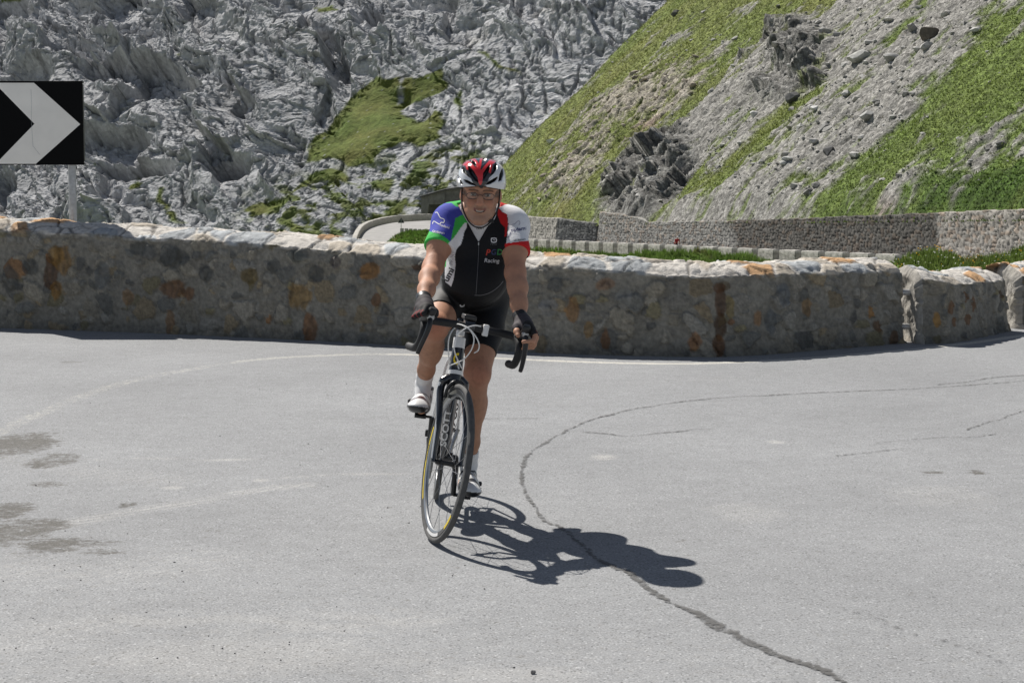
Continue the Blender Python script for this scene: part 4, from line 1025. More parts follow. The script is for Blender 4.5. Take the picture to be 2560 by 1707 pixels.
# concrete tunnel mouth behind the cyclist's shoulder
def portal():
    r0 = at_d(1060, 551, 216.); root = empty("tunnel_portal", tuple(r0)); u = 216 / FPX
    tag(root, "weathered grey concrete tunnel mouth with dark openings beyond the far hairpin", "tunnel portal")
    M_CON = mat_attr("old_concrete", rough=.92, var=.35, nscale=1.5, detail=8., bump=.6, bdist=.05, bscale=4., spec=.15)
    def slab(pts, y0, y1, name, seed, col=(.19, .19, .185)):
        n = len(pts); V = [((px - 1060) * u, y, (551 - py) * u - .1) for y in (y0, y1) for px, py in pts]
        F = [list(range(n)), [n + i for i in range(n)][::-1]] + [[i, n + i, n + (i + 1) % n, (i + 1) % n] for i in range(n)]
        bm = bmesh.new(); vs = [bm.verts.new(v) for v in V]; [bm.faces.new([vs[i] for i in f]) for f in F]
        bmesh.ops.triangulate(bm, faces=bm.faces[:]); bmesh.ops.subdivide_edges(bm, edges=[e for e in bm.edges if e.calc_length() > .4], cuts=3, use_grid_fill=True)
        bmesh.ops.recalc_face_normals(bm, faces=bm.faces)
        W = np.array([v.co for v in bm.verts]); dd = .05 * np.stack([fbm(W[:, 0], W[:, 1], W[:, 2], oct=3, seed=seed + k) for k in range(3)], -1)
        for v, d in zip(bm.verts, dd): v.co = v.co + Vector(d)
        me = bpy.data.meshes.new(name); bm.to_mesh(me); bm.free(); smooth(me, False)
        set_col(me, np.array(col) * (1 + .4 * fbm(W[:, 0] * .8, W[:, 1] * .8, W[:, 2] * 2, oct=4, seed=seed))[:, None])
        return link(name, me, M_CON, root)
    slab([(1053, 551), (1053, 492), (1070, 483), (1112, 474), (1112, 508), (1072, 510), (1066, 551)], 0, 1.2, "front_wall", 230)
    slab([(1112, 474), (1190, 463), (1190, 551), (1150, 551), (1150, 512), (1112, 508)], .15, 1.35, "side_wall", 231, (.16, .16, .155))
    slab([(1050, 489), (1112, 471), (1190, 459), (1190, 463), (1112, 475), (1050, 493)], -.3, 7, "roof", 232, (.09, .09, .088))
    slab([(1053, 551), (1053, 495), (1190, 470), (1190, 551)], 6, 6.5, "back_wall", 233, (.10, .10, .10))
portal()

# ================================================================ grass banks behind the near wall
M_BANK = mat_attr("turf", rough=.95, var=.35, nscale=6., detail=8., bump=.6, bdist=.06, bscale=12., spec=.12)
def bank(pts, d, label_seed, nblade, hh, front=.30, back=.5, lf=9, lb=5, flowers=0, wcol=(.125, .195, .042), res=.10, bw=.03):
    pts = np.array(pts, float); P = at_d(pts[:, 0], pts[:, 1], d)
    x = np.arange(P[0, 0], P[-1, 0], res); zr_ = np.interp(x, P[:, 0], P[:, 2]); k = np.ones(7) / 7; zr_ = np.convolve(np.pad(zr_, 3, 'edge'), k, 'valid')
    b = np.concatenate([np.arange(-lf, 0, res * 1.5), np.arange(0, lb, res * 3)])
    X, B_ = np.meshgrid(x, b, indexing='ij')
    Z = zr_[:, None] - np.where(B_ < 0, front * -B_ * (1 + .02 * B_), back * B_) - .35 * (np.abs(B_) < 0)
    Z = Z - hh * .15 + .16 * fbm(X / 1.5, B_ / 1.5, oct=4, seed=label_seed) + .05 * fbm(X / .3, B_ / .3, oct=2, seed=label_seed + 1)
    tone = fbm(X / 1.3, B_ / 1.6, oct=4, seed=label_seed + 2)
    dry = ss(.1, .4, tone)[..., None] * .7
    col = (np.array(wcol) * (1 - dry) + dry * np.array([.19, .175, .075])) * (1 + .35 * fbm(X / .4, B_ / .5, oct=3, seed=label_seed + 3))[..., None]
    Pg = np.stack([X, d + B_, Z], -1)
    tag(np_mesh("grass_bank", Pg.reshape(-1, 3), grid_faces(len(x), len(b)), M_BANK, col=col.reshape(-1, 3)), kind='structure')
    w = np.exp(-np.abs(B_) / 4).ravel(); idx = rng.choice(w.size, nblade, p=w / w.sum())
    clump = (.55 + 1.1 * np.clip(fbm(X / 1.2, B_ / 1.2, oct=3, seed=label_seed + 5) + .3, 0, 1)).ravel()[idx]
    pp = Pg.reshape(-1, 3)[idx] + rng.uniform(-.06, .06, (nblade, 3)) * [1, 1, 0]
    cc = col.reshape(-1, 3)[idx] * rng.uniform(.8, 1.5, (nblade, 1))
    tag(blades("grass", pp, hh * clump, bw, cc, nb=5, lean=.6, mat=M_BLADE, seed=label_seed), kind='stuff')
    if flowers:
        i2 = rng.choice(w.size, flowers, p=w / w.sum()); fp = Pg.reshape(-1, 3)[i2] + np.array([0, 0, 1]) * (hh * rng.uniform(.7, 1.3, (flowers, 1)))
        fc = np.where(rng.uniform(size=(flowers, 1)) < .45, np.array([.75, .42, .03]), np.array([.7, .7, .62]))
        tag(rocks("wildflowers", fp, rng.uniform(.014, .034, flowers), fc, M_ROCK, seed=label_seed), kind='stuff')
bank([(1330, 700), (1400, 660), (1450, 648), (1530, 640), (1600, 634), (1640, 627), (1700, 631), (1755, 625), (1800, 635), (1880, 642), (1930, 655), (1960, 674), (2000, 705)], 72., 240, 9000, .22)
bank([(2140, 720), (2185, 684), (2220, 657), (2260, 643), (2330, 628), (2365, 629), (2400, 643), (2440, 650), (2490, 642), (2560, 620), (2700, 600), (2800, 600)], 56., 250, 9000, .20, flowers=900, wcol=(.135, .19, .045))
bank([(955, 625), (975, 601), (990, 588), (1015, 580), (1050, 578), (1100, 580), (1180, 590), (1240, 610)], 180., 260, 3500, .30, res=.22, lf=8, bw=.06, wcol=(.11, .19, .035))
# hidden hollow between the banks is ground; a third low bank closes the view under the left of the parapet
bank([(1180, 640), (1300, 622), (1400, 625), (1480, 632), (1560, 640)], 105., 270, 3000, .25, res=.15, bw=.05)
# ================================================================ road bicycle (local axes: x forward, y rider's left, z up)
LEAN = R(7.5)
f0 = Vector((.0357, -.9994, 0)).normalized(); l0 = Vector((-f0.y, f0.x, 0)); u0 = Vector((0, 0, 1))
up_ = u0 * math.cos(LEAN) + l0 * math.sin(LEAN); lf_ = l0 * math.cos(LEAN) - u0 * math.sin(LEAN)
BO = Vector((-.346, 8.325, 0.004))
MBK = Matrix(((f0.x, lf_.x, up_.x, BO.x), (f0.y, lf_.y, up_.y, BO.y), (f0.z, lf_.z, up_.z, BO.z), (0, 0, 0, 1)))
MBI = MBK.inverted()
def b2w(p): return np.array(MBK @ Vector(p))
def w2b(p): return np.array(MBI @ Vector(p))
STEER = R(14.5)
AX = Vector((-.2924, 0, .9563)); AX0 = Vector((.549, 0, .322))
MST = Matrix.Translation(AX0) @ Matrix.Rotation(STEER, 4, AX) @ Matrix.Translation(-AX0)
MSTn = np.array(MST)
def st(P):
    P = np.atleast_2d(np.asarray(P, float)); return P @ MSTn[:3, :3].T + MSTn[:3, 3]
class SMB(MB):
    """same collector, every piece turned with the steering"""
    def add(s, V, F, mi=0): return MB.add(s, st(V), F, mi)

bike = empty("bicycle", mat=MBK)
tag(bike, "black and white drop bar road bicycle leaning into the turn under the cyclist", "bicycle")
M_FBLK = mat_plain("frame_black", (.012, .014, .018), rough=.25, coat=.6, var=.05)
M_FWHT = mat_plain("frame_white", (.78, .78, .77), rough=.3, coat=.5, var=.03)
M_TYRE = mat_plain("tyre_rubber", (.085, .084, .082), rough=.85, var=.2, nscale=60)
M_ALU = mat_plain("brushed_aluminium", (.38, .39, .40), rough=.38, metal=.85, var=.1)
M_RIMB = mat_plain("rim_black", (.02, .02, .021), rough=.35, coat=.3)
M_SPOKE = mat_plain("spoke_steel", (.25, .25, .26), rough=.35, metal=.8)
M_TAPE = mat_plain("bar_tape", (.016, .016, .017), rough=.65, bump=.3, bscale=300)
M_HOOD = mat_plain("hood_rubber", (.018, .018, .019), rough=.5)
M_YEL = mat_plain("decal_yellow", (.70, .52, .01), rough=.4, var=.03)
M_CABLE = mat_plain("white_cable", (.76, .76, .75), rough=.35, var=.03)
M_GREY = mat_plain("component_grey", (.16, .165, .17), rough=.35, metal=.6)
M_DARKP = mat_plain("component_black", (.014, .014, .015), rough=.4)

RA, BB, FA = np.array([-.405, 0, .335]), np.array([0, 0, .268]), np.array([.59, 0, .335])
def axp(d): return np.array([.549 - .2924 * d, 0, .322 + .9563 * d])

def wheel(name, c, steer, label=None):
    K = SMB if steer else MB
    e = empty(name); e.parent = bike
    def local(mb): return mb
    ty = K(); a = np.linspace(0, 2 * np.pi, 12, endpoint=False)
    prof = [(.3225 + .0125 * math.cos(t), .0125 * math.sin(t)) for t in a]; prof.append(prof[0])
    ty.lathe(c, (0, 1, 0), prof, 72); ty.build("tyre", M_TYRE, e)
    rm = K()
    P = [(.3115, .0085), (.309, .0100), (.2925, .0098), (.283, .0065), (.2805, 0), (.283, -.0065), (.2925, -.0098), (.309, -.0100), (.3115, -.0085)]
    rm.lathe(c, (0, 1, 0), P[1:3], 72, 0); rm.lathe(c, (0, 1, 0), P[6:8], 72, 0)
    rm.lathe(c, (0, 1, 0), P[2:7], 72, 1); rm.lathe(c, (0, 1, 0), P[0:2], 72, 0); rm.lathe(c, (0, 1, 0), P[7:9] + [P[0]], 72, 0)
    rm.build("rim", [M_RIMB, M_ALU], e)
    hb = K(); hb.lathe(c, (0, 1, 0), [(.0, -.05), (.011, -.05), (.011, -.036), (.021, -.033), (.021, -.028), (.012, -.024), (.011, 0), (.012, .024), (.021, .028), (.021, .033), (.011, .036), (.011, .05), (0, .05)], 20)
    hb.build("hub", M_DARKP, e)
    ax = K(); ax.tube([c + [0, -.072, 0], c + [0, .072, 0]], .0045, 8); ax.build("axle", M_GREY, e)
    for i in range(20):
        t = 2 * np.pi * i / 20; sd = 1 if i % 2 else -1; t2 = t + (.9 if (i // 2) % 2 else -.9) * (.45)
        p0 = c + np.array([.02 * math.cos(t2), sd * .030, .02 * math.sin(t2)]); p1 = c + np.array([.283 * math.cos(t), 0, .283 * math.sin(t)])
        sp = K(); sp.tube([p0, p1], .0011, 5); sp.build("spoke", M_SPOKE, e)
    return e
fw = wheel("front_wheel", FA, True); rw = wheel("rear_wheel", RA, False)

# yellow lettering round the front rim, on the rider's right side
def rim_text(txt, t0, size, mat, side, parent, c, steer):
    cu_ = bpy.data.curves.new("t", 'FONT'); cu_.body = txt; cu_.size = 1; o = bpy.data.objects.new("t", cu_); C.objects.link(o)
    dg = bpy.context.evaluated_depsgraph_get(); me = bpy.data.meshes.new_from_object(o.evaluated_get(dg)); bpy.data.objects.remove(o)
    V = np.array([v.co for v in me.vertices]); F = [list(p.vertices) for p in me.polygons]
    r = .2950 + V[:, 1] * size; t = t0 + V[:, 0] * size * 1.35 / .29 * (1 if side > 0 else 1)
    P = np.stack([c[0] + r * np.cos(t), np.full(len(r), c[1] - .0114), c[2] + r * np.sin(t)], -1)
    (SMB() if steer else MB()).add(P, F).build("rim_lettering", mat, parent, sm=False)
def rim_strip(t0, t1, mat, name):
    for sd in (-1,):
        t = np.linspace(R(t0), R(t1), 24); V = [[FA[0] + r * math.cos(a), sd * .0108, FA[2] + r * math.sin(a)] for a in t for r in (.2945, .3080)]
        SMB().add(V, grid_faces(24, 2).tolist()).build(name, mat, fw, sm=False)
rim_strip(160, 222, M_YEL, "rim_band"); rim_strip(258, 292, M_FWHT, "rim_band"); rim_strip(308, 326, M_YEL, "rim_band")
rim_text("MAVIC", R(176), .0165, M_DARKP, 1, fw, FA, True)

# frame tubes
def lerp(a, b, n=8): return np.array(a)[None] * (1 - np.linspace(0, 1, n))[:, None] + np.array(b)[None] * np.linspace(0, 1, n)[:, None]
fr = empty("frame"); fr.parent = bike
h0, h1 = axp(.378), axp(.545)
MB().tube(lerp(h0, h1), np.linspace(.030, .024, 8), 20).build("head_tube", M_FBLK, fr)
DT = lerp(BB + [.02, 0, .015], h0 + [-.012, 0, .03])
dtm = MB(); V_, F_ = tube_np(DT, .030, 20); V_[:, 1] *= .92; dtm.add(V_, F_); down_tube = dtm.build("down_tube", M_FBLK, fr)
st0 = np.array([-.142, 0, .745])
MB().tube(lerp(BB, st0), .017, 16).build("seat_tube", M_FBLK, fr)
MB().tube(lerp(st0 - [-.005, 0, .02], h1 + [-.012, 0, -.03]), np.linspace(.016, .022, 8), 16).build("top_tube", M_FWHT, fr)
MB().tube(lerp(st0, [-.205, 0, .945]), .0135, 14).build("seat_post", M_DARKP, fr)
MB().lathe(BB, (0, 1, 0), [(0, -.045), (.023, -.045), (.023, .045), (0, .045)], 20).build("bottom_bracket", M_FBLK, fr)
for sd in (-1, 1):
    MB().tube(spline([[-.015, sd * .028, .268], [-.12, sd * .034, .285], [-.30, sd * .052, .318], [-.405, sd * .062, .335]], 6), .010, 10).build("chain_stay", M_FBLK, fr)
    MB().tube(spline([[-.135, sd * .012, .715], [-.18, sd * .036, .645], [-.33, sd * .056, .43], [-.405, sd * .062, .338]], 6), .0075, 10).build("seat_stay", M_FWHT, fr)
# saddle
sd_ = MB()
for k_, (x_, w_) in enumerate([(0, 0)]): pass
rows = [(-.345, .060, .965), (-.325, .070, .972), (-.27, .062, .970), (-.22, .040, .966), (-.16, .024, .965), (-.10, .019, .964), (-.075, .012, .958)]
Vs = []
for x_, w_, z_ in rows:
    for t in np.linspace(0, 2 * np.pi, 12, endpoint=False): Vs.append((x_, w_ * math.cos(t), z_ - .012 + (.016 if math.sin(t) > 0 else .022) * math.sin(t)))
n_ = len(rows); sd_.add(Vs, [[i * 12 + j, i * 12 + (j + 1) % 12, (i + 1) * 12 + (j + 1) % 12, (i + 1) * 12 + j] for i in range(n_ - 1) for j in range(12)] + [list(range(12)), list(range((n_ - 1) * 12, n_ * 12))])
sd_.build("saddle", M_DARKP, bike)

# fork
fk = empty("fork"); fk.parent = bike
cr = axp(.362)
cm = SMB(); cm.tube([axp(.335), axp(.378)], [.030, .029], 18); 
cm.tube(spline([cr + [.004, -.050, -.014], cr + [0, -.026, .004], cr + [0, 0, .008], cr + [0, .026, .004], cr + [.004, .050, -.014]], 6), .019, 14)
cm.build("fork_crown", M_FBLK, fk)
for sd in (-1, 1):
    bl = SMB(); P = spline([cr + [.002, sd * .046, -.006], cr + [.008, sd * .054, -.05], FA + [-.045, sd * .060, .17], FA + [-.012, sd * .060, .03], FA + [0, sd * .060, -.004]], 8)
    V_, F_ = tube_np(P, np.linspace(.019, .009, len(P)), 14); bl.add(V_, F_)
    b_ = bl.build("fork_blade", M_FBLK, fk)
    Ps = P[2:len(P) - 6] + [.0, 0, 0]; w_ = SMB()
    off = np.array([.004, -sd * .016 if sd < 0 else .014, 0]); rr_ = np.linspace(.019, .009, len(P))[2:len(P) - 6]
    # white side stripe standing 1 mm proud of the blade
    a0 = np.linspace(-.30, .42, 7); side = -1
    tq = np.gradient(P, axis=0)[2:len(P) - 6]; tq /= np.linalg.norm(tq, axis=1, keepdims=True); yv = np.array([0, 1., 0]); fx = np.cross(yv, tq); fx /= np.linalg.norm(fx, axis=1, keepdims=True)
    Vst = Ps[:, None] + (rr_ + .001)[:, None, None] * (np.cos(a0 + .5)[None, :, None] * -yv + np.sin(a0 + .5)[None, :, None] * -np.abs(fx[:, None]) * [-1, 1, 1])
    w_.add(Vst.reshape(-1, 3), grid_faces(len(Ps), 7).tolist()); w_.build("stripe", M_FWHT, b_)
# front brake
br = SMB(); br.tube(spline([cr + [.035, -.034, -.075], cr + [.045, -.036, -.04], cr + [.045, -.015, -.005], cr + [.042, .015, -.005], cr + [.045, .036, -.04], cr + [.035, .034, -.075]], 6), .0075, 10)
br.tube([cr + [.02, 0, -.006], cr + [.055, 0, -.006]], .008, 10); br.build("front_brake", M_DARKP, bike)
for sd in (-1, 1): SMB().box(cr + [.030, sd * .018, -.068], (.022, .006, .006)).build("brake_pad", M_DARKP, bpy.data.objects["front_brake"], sm=False)

# stem, spacers, head set
BC = np.array([.492, 0, .905])
sm_ = SMB(); sm_.tube(lerp(axp(.598), BC + [-.012, 0, 0]), np.linspace(.019, .017, 8), 16); sm_.tube([axp(.575), axp(.625)], .0205, 18); sm_.tube([BC + [0, -.022, 0], BC + [0, .022, 0]], .024, 18); sm_.build("stem", M_FBLK, bike)
sp_ = SMB(); sp_.tube([axp(.553), axp(.575)], .0185, 18); sp_.build("spacer", M_FWHT, bike)
cb = MB(); cb.tube([axp(.498), axp(.543)], .0262, 22); cb.build("head_band", M_FWHT, bike)
hl_ = MB(); hl_.tube([axp(.383), axp(.40)], .0315, 22); hl_.build("lower_cup", M_FWHT, bike)
# round yellow emblem on the head tube
em = MB(); a0 = np.linspace(R(70), R(290), 14)
ctr_d = .448; fx = np.array([.9563, 0, .2924]); axd = np.array([-.2924, 0, .9563])
def on_head(u, v, r=.0295):
    """u across, v along the head tube from ctr_d"""
    P = axp(ctr_d + v); t = u / r; return P + fx * (r * math.cos(t)) + np.array([0, 1, 0]) * (r * math.sin(t))
Ve = []; 
for t in a0:
    for rr in (.011, .019): Ve.append(on_head(rr * -math.cos(t) * -1 * .9, rr * 1.35 * math.sin(t) * -1 if False else rr * 1.35 * math.sin(t)))
em.add(Ve, grid_faces(14, 2).tolist()); em.build("emblem", M_YEL, bike)
em2 = MB(); em2.add([on_head(-.002, -.004), on_head(.004, -.004), on_head(.016, -.042), on_head(.008, -.042)], [(0, 1, 2, 3)]); em2.build("emblem_bar", M_CABLE, bike)

# handlebar with taped drops, hoods and levers
hb = SMB(); half = [[0, 0, 0], [0, .05, 0], [0, .10, -.001], [.0, .155, -.003], [.008, .185, -.004], [.035, .203, -.006], [.065, .207, -.014], [.085, .209, -.034], [.088, .211, -.065], [.072, .213, -.098], [.035, .216, -.122], [-.01, .219, -.128], [-.055, .222, -.130]]
for sd in (-1, 1):
    P = spline(np.array(half) * [1, sd, 1] + BC, 6); hb.tube(P, np.where(np.abs(P[:, 1]) < .035, .0155, .0165), 14)
    hb.lathe(P[-1], (-1, 0, 0), [(0, .006), (.012, .006), (.017, .002), (.017, -.002)], 14)
hbar = hb.build("handlebar", M_TAPE, bike)
HOODP = {}
for sd in (-1, 1):
    hd = SMB(); Y = sd * .208
    P = spline(BC + np.array([[.045, Y, -.006], [.075, Y, .010], [.105, Y, .018], [.130, Y, .028], [.146, Y - sd * .003, .048], [.150, Y - sd * .004, .062]]), 7)
    V_, F_ = tube_np(P, np.interp(np.linspace(0, 1, len(P)), [0, .3, .6, .85, 1], [.018, .0195, .019, .018, .013]), 16); hd.add(V_, F_)
    hd.build("brake_hood", M_HOOD, bike)
    ins = SMB(); ins.lathe(BC + [.148, Y - sd * .002, .022], (1, 0, -.1), [(0, .006), (.012, .005), (.016, .0), (.016, -.014)], 14); ins.build("hood_plate", M_ALU, bike)
    lv = SMB(); P = spline(BC + np.array([[.140, Y, .018], [.160, Y, .000], [.163, Y + sd * .004, -.035], [.150, Y + sd * .010, -.075], [.132, Y + sd * .015, -.115], [.122, Y + sd * .016, -.135]]), 6)
    V_, F_ = tube_np(P, np.interp(np.linspace(0, 1, len(P)), [0, .3, 1], [.010, .0115, .009]), 12); lv.add(V_, F_); lv.build("brake_lever", M_DARKP, bike)
# bike computer on the stem
bc_ = SMB(); bc_.box(BC + [-.035, .004, .036], (.030, .027, .011)); o = bc_.build("bike_computer", M_DARKP, bike, bevel=.005)
bm_ = SMB(); bm_.tube([BC + [-.03, -.012, .02], BC + [-.03, -.012, .030]], .008, 8); bm_.build("computer_mount", M_GREY, bike)
cl_ = SMB(); cl_.box(BC + [.012, .072, -.002], (.010, .012, .024)); cl_.build("bar_clip", M_CABLE, bike, bevel=.003)

# white cables looping ahead of the head tube
for k_, pts in enumerate([[(1132, 810, 7.86), (1150, 811, 7.78), (1170, 820, 7.74), (1183, 838, 7.735), (1184, 858, 7.74), (1175, 880, 7.77), (1156, 900, 7.82), (1124, 914, 7.875)],
                          [(1206, 817, 7.86), (1185, 814, 7.79), (1162, 822, 7.74), (1143, 840, 7.735), (1135, 862, 7.745), (1138, 884, 7.79), (1147, 905, 7.84), (1154, 920, 7.88)],
                          [(1146, 812, 7.85), (1131, 826, 7.80), (1122, 848, 7.78), (1121, 880, 7.82), (1124, 914, 7.89)],
                          [(1150, 812, 7.85), (1172, 822, 7.79), (1190, 842, 7.77), (1198, 862, 7.78), (1195, 876, 7.80), (1186, 882, 7.83)]]):
    P = np.array([w2b(at_d(a, b, c)) for a, b, c in pts]); MB().tube(spline(P, 7), .0027, 8).build("cable", M_CABLE, bike)

# drive train on the rider's right
crk = empty("crankset"); crk.parent = bike
CA = R(84)                              # right crank nearly upright
cd = np.array([math.cos(CA), 0, math.sin(CA)])
ch = MB(); ch.lathe(BB + [0, -.047, 0], (0, 1, 0), [(.060, -.002), (.101, -.002), (.104, 0), (.101, .002), (.060, .002), (.060, -.002)], 48); ch.lathe(BB + [0, -.041, 0], (0, 1, 0), [(.050, -.002), (.077, -.002), (.077, .002), (.050, .002), (.050, -.002)], 40)
for i in range(5):
    t = 2 * np.pi * i / 5; ch.tube([BB + [0, -.049, 0], BB + [.065 * math.cos(t), -.047, .065 * math.sin(t)]], .007, 8)
ch.build("chainring", M_GREY, crk)
for sd, d_ in ((-1, cd), (1, -cd)):
    p0 = BB + [0, sd * .062, 0]; p1 = p0 + d_ * .1725 + [0, sd * .008, 0]
    MB().tube([BB + [0, sd * .04, 0], p0, p0 * .97 + p1 * .03], .014, 12).tube(lerp(p0, p1), np.linspace(.0145, .0115, 8), 12).build("crank_arm", M_DARKP, crk)
    pc = p1 + [0, sd * .052, 0]
    MB().tube([p1, pc + [0, sd * .02, 0]], .0065, 8).box(pc, (.030, .026, .007)).box(pc + [.032, 0, 0], (.008, .016, .006)).build("pedal", M_DARKP, crk, bevel=.002)
PED = {-1: BB + cd * .1725 + [0, -.122, 0], 1: BB - cd * .1725 + [0, .122, 0]}
chn = MB(); a = np.linspace(R(90), R(-90), 16); P = [BB + [.103 * math.cos(t), -.046, .103 * math.sin(t)] for t in a]
P += [RA + [.02, -.046, -.085], RA + [-.015, -.046, -.10], RA + [-.03, -.046, -.06], RA + [-.03, -.046, .035]] + [RA + [0, -.046, .04]]
chn.tube(P, .0042, 6); chn.build("chain", M_GREY, bike)
MB().lathe(RA + [0, -.040, 0], (0, 1, 0), [(0, -.014), (.025, -.014), (.047, .012), (.047, .014), (0, .014)], 28).build("cassette", M_GREY, rw)
rd = MB(); rd.box(RA + [.004, -.076, -.030], (.013, .012, .016)).tube([RA + [.005, -.070, -.05], RA + [.015, -.060, -.125]], .010, 8).lathe(RA + [.004, -.05, -.062], (0, 1, 0), [(0, -.004), (.018, -.004), (.018, .004), (0, .004)], 14).lathe(RA + [.016, -.05, -.115], (0, 1, 0), [(0, -.004), (.018, -.004), (.018, .004), (0, .004)], 14)
rd.build("rear_derailleur", M_DARKP, bike, bevel=.004)
# bottle cage on the down tube
bt = MB(); dtd = (DT[-1] - DT[0]); dtd /= np.linalg.norm(dtd); nrm = np.array([-dtd[2], 0, dtd[0]])
for s_ in (.12, .20, .26): bt.tube([DT[0] + dtd * s_ + nrm * .03 + [0, .036 * math.cos(t), 0] + nrm * (.036 + .036 * math.sin(t)) for t in np.linspace(0, 2 * np.pi, 18)], .003, 6)
for t in (-.4, .4): bt.tube([DT[0] + dtd * .11 + nrm * .035 + [0, .03 * t, 0], DT[0] + dtd * .26 + nrm * .035 + [0, .03 * t, 0]], .003, 6)
bt.build("bottle_cage", M_DARKP, bike)
# ================================================================ signed-distance modelling: fields on a grid, surfaced with surface nets
class SDF:
    BIG = .05
    def __init__(s, lo, hi, h):
        s.lo = np.array(lo, float); s.h = h; s.n = np.ceil((np.array(hi) - s.lo) / h).astype(int) + 1
        s.a = np.full(s.n, s.BIG, np.float32)
    def sub(s, lo, hi, pad=.055):
        i0 = np.clip(np.floor((np.asarray(lo) - pad - s.lo) / s.h).astype(int), 0, s.n); i1 = np.clip(np.ceil((np.asarray(hi) + pad - s.lo) / s.h).astype(int) + 1, 0, s.n)
        sl = tuple(slice(a, b) for a, b in zip(i0, i1))
        g = [s.lo[k] + s.h * np.arange(i0[k], i1[k]) for k in range(3)]
        return sl, np.meshgrid(*g, indexing='ij', sparse=True)
    def put(s, sl, d, k, op):
        b = s.a[sl]
        if b.size == 0: return s
        d = np.minimum(d, s.BIG).astype(np.float32) if op == 'u' else d.astype(np.float32)
        if op == 'u':
            h = np.clip(.5 + .5 * (b - d) / k, 0, 1); s.a[sl] = b * (1 - h) + d * h - k * h * (1 - h)
        else:                                    # smooth subtraction
            h = np.clip(.5 - .5 * (b + d) / k, 0, 1); s.a[sl] = b * (1 - h) - d * h + k * h * (1 - h)
        return s
    def cap(s, a, b, ra, rb, k=.015, op='u', squash=None):
        a = np.asarray(a, float); b = np.asarray(b, float); r = max(ra, rb)
        sl, (X, Y, Z) = s.sub(np.minimum(a, b) - r, np.maximum(a, b) + r)
        e = b - a; L = (e * e).sum() + 1e-12; px, py, pz = X - a[0], Y - a[1], Z - a[2]
        t = np.clip((px * e[0] + py * e[1] + pz * e[2]) / L, 0, 1)
        d = np.sqrt((px - t * e[0]) ** 2 + (py - t * e[1]) ** 2 + (pz - t * e[2]) ** 2) - (ra + (rb - ra) * t)
        return s.put(sl, d, k, op)
    def chain(s, P, Rr, k=.012, op='u'):
        for i in range(len(P) - 1): s.cap(P[i], P[i + 1], Rr[i], Rr[i + 1], k, op)
        return s
    def ell(s, c, r, M=None, k=.015, op='u'):
        """M columns: the ellipsoid's own axes"""
        c = np.asarray(c, float); r = np.asarray(r, float); m = r.max()
        sl, (X, Y, Z) = s.sub(c - m, c + m); x, y, z = X - c[0], Y - c[1], Z - c[2]
        if M is not None:
            M = np.asarray(M); x, y, z = (x * M[0, i] + y * M[1, i] + z * M[2, i] for i in range(3))
        k0 = np.sqrt((x / r[0]) ** 2 + (y / r[1]) ** 2 + (z / r[2]) ** 2); k1 = np.sqrt((x / r[0] ** 2) ** 2 + (y / r[1] ** 2) ** 2 + (z / r[2] ** 2) ** 2)
        d = np.where(k1 > 1e-6, k0 * (k0 - 1) / np.maximum(k1, 1e-6), -r.min())
        return s.put(sl, d, k, op)
    def grid(s):
        return np.meshgrid(*[s.lo[k] + s.h * np.arange(s.n[k]) for k in range(3)], indexing='ij', sparse=True)
    def mesh(s):
        A = s.a; h = s.h; nx, ny, nz = A.shape; ins = A < 0
        c = np.zeros((nx - 1, ny - 1, nz - 1), np.int8)
        for i in (0, 1):
            for j in (0, 1):
                for k in (0, 1): c += ins[i:nx - 1 + i, j:ny - 1 + j, k:nz - 1 + k]
        act = (c > 0) & (c < 8); idx = np.full(act.shape, -1, np.int64); I = np.argwhere(act); idx[act] = np.arange(len(I))
        acc = np.zeros((len(I), 3)); cnt = np.zeros(len(I))
        corners = [(i, j, k) for i in (0, 1) for j in (0, 1) for k in (0, 1)]
        val = {q: A[I[:, 0] + q[0], I[:, 1] + q[1], I[:, 2] + q[2]].astype(float) for q in corners}
        for p in corners:
            for ax in range(3):
                if p[ax] == 0:
                    q = list(p); q[ax] = 1; q = tuple(q); a, b = val[p], val[q]; m = (a < 0) != (b < 0)
                    t = np.where(m, a / np.where(np.abs(a - b) < 1e-12, 1, a - b), 0)
                    pos = np.tile(np.array(p, float), (len(I), 1)); pos[:, ax] += t
                    acc[m] += pos[m]; cnt[m] += 1
        V = s.lo + h * (I + acc / np.maximum(cnt, 1)[:, None]); F = []
        for ax in range(3):
            o1, o2 = [(1, 2), (2, 0), (0, 1)][ax]
            sl0 = [slice(1, -1)] * 3; sl0[ax] = slice(0, -1); sl1 = list(sl0); sl1[ax] = slice(1, None)
            ch = ins[tuple(sl0)] != ins[tuple(sl1)]; E = np.argwhere(ch); off = np.array([1, 1, 1]); off[ax] = 0; E = E + off
            if not len(E): continue
            flip = ins[E[:, 0], E[:, 1], E[:, 2]]
            d1 = np.zeros(3, int); d1[o1] = 1; d2 = np.zeros(3, int); d2[o2] = 1
            q = [idx[tuple((E - d1 - d2).T)], idx[tuple((E - d2).T)], idx[tuple(E.T)], idx[tuple((E - d1).T)]]
            q = np.stack(q, -1); q[~flip] = q[~flip][:, ::-1]; F.append(q)
        F = np.vstack(F); F = F[(F >= 0).all(1)]
        return V, F

def relax(V, F, it=2, w=.5):
    for _ in range(it):
        acc = np.zeros_like(V); cnt = np.zeros(len(V))
        for a, b in ((0, 1), (1, 2), (2, 3), (3, 0)):
            np.add.at(acc, F[:, a], V[F[:, b]]); np.add.at(acc, F[:, b], V[F[:, a]]); np.add.at(cnt, F[:, a], 1); np.add.at(cnt, F[:, b], 1)
        V = V * (1 - w) + w * acc / np.maximum(cnt, 1)[:, None]
    return V

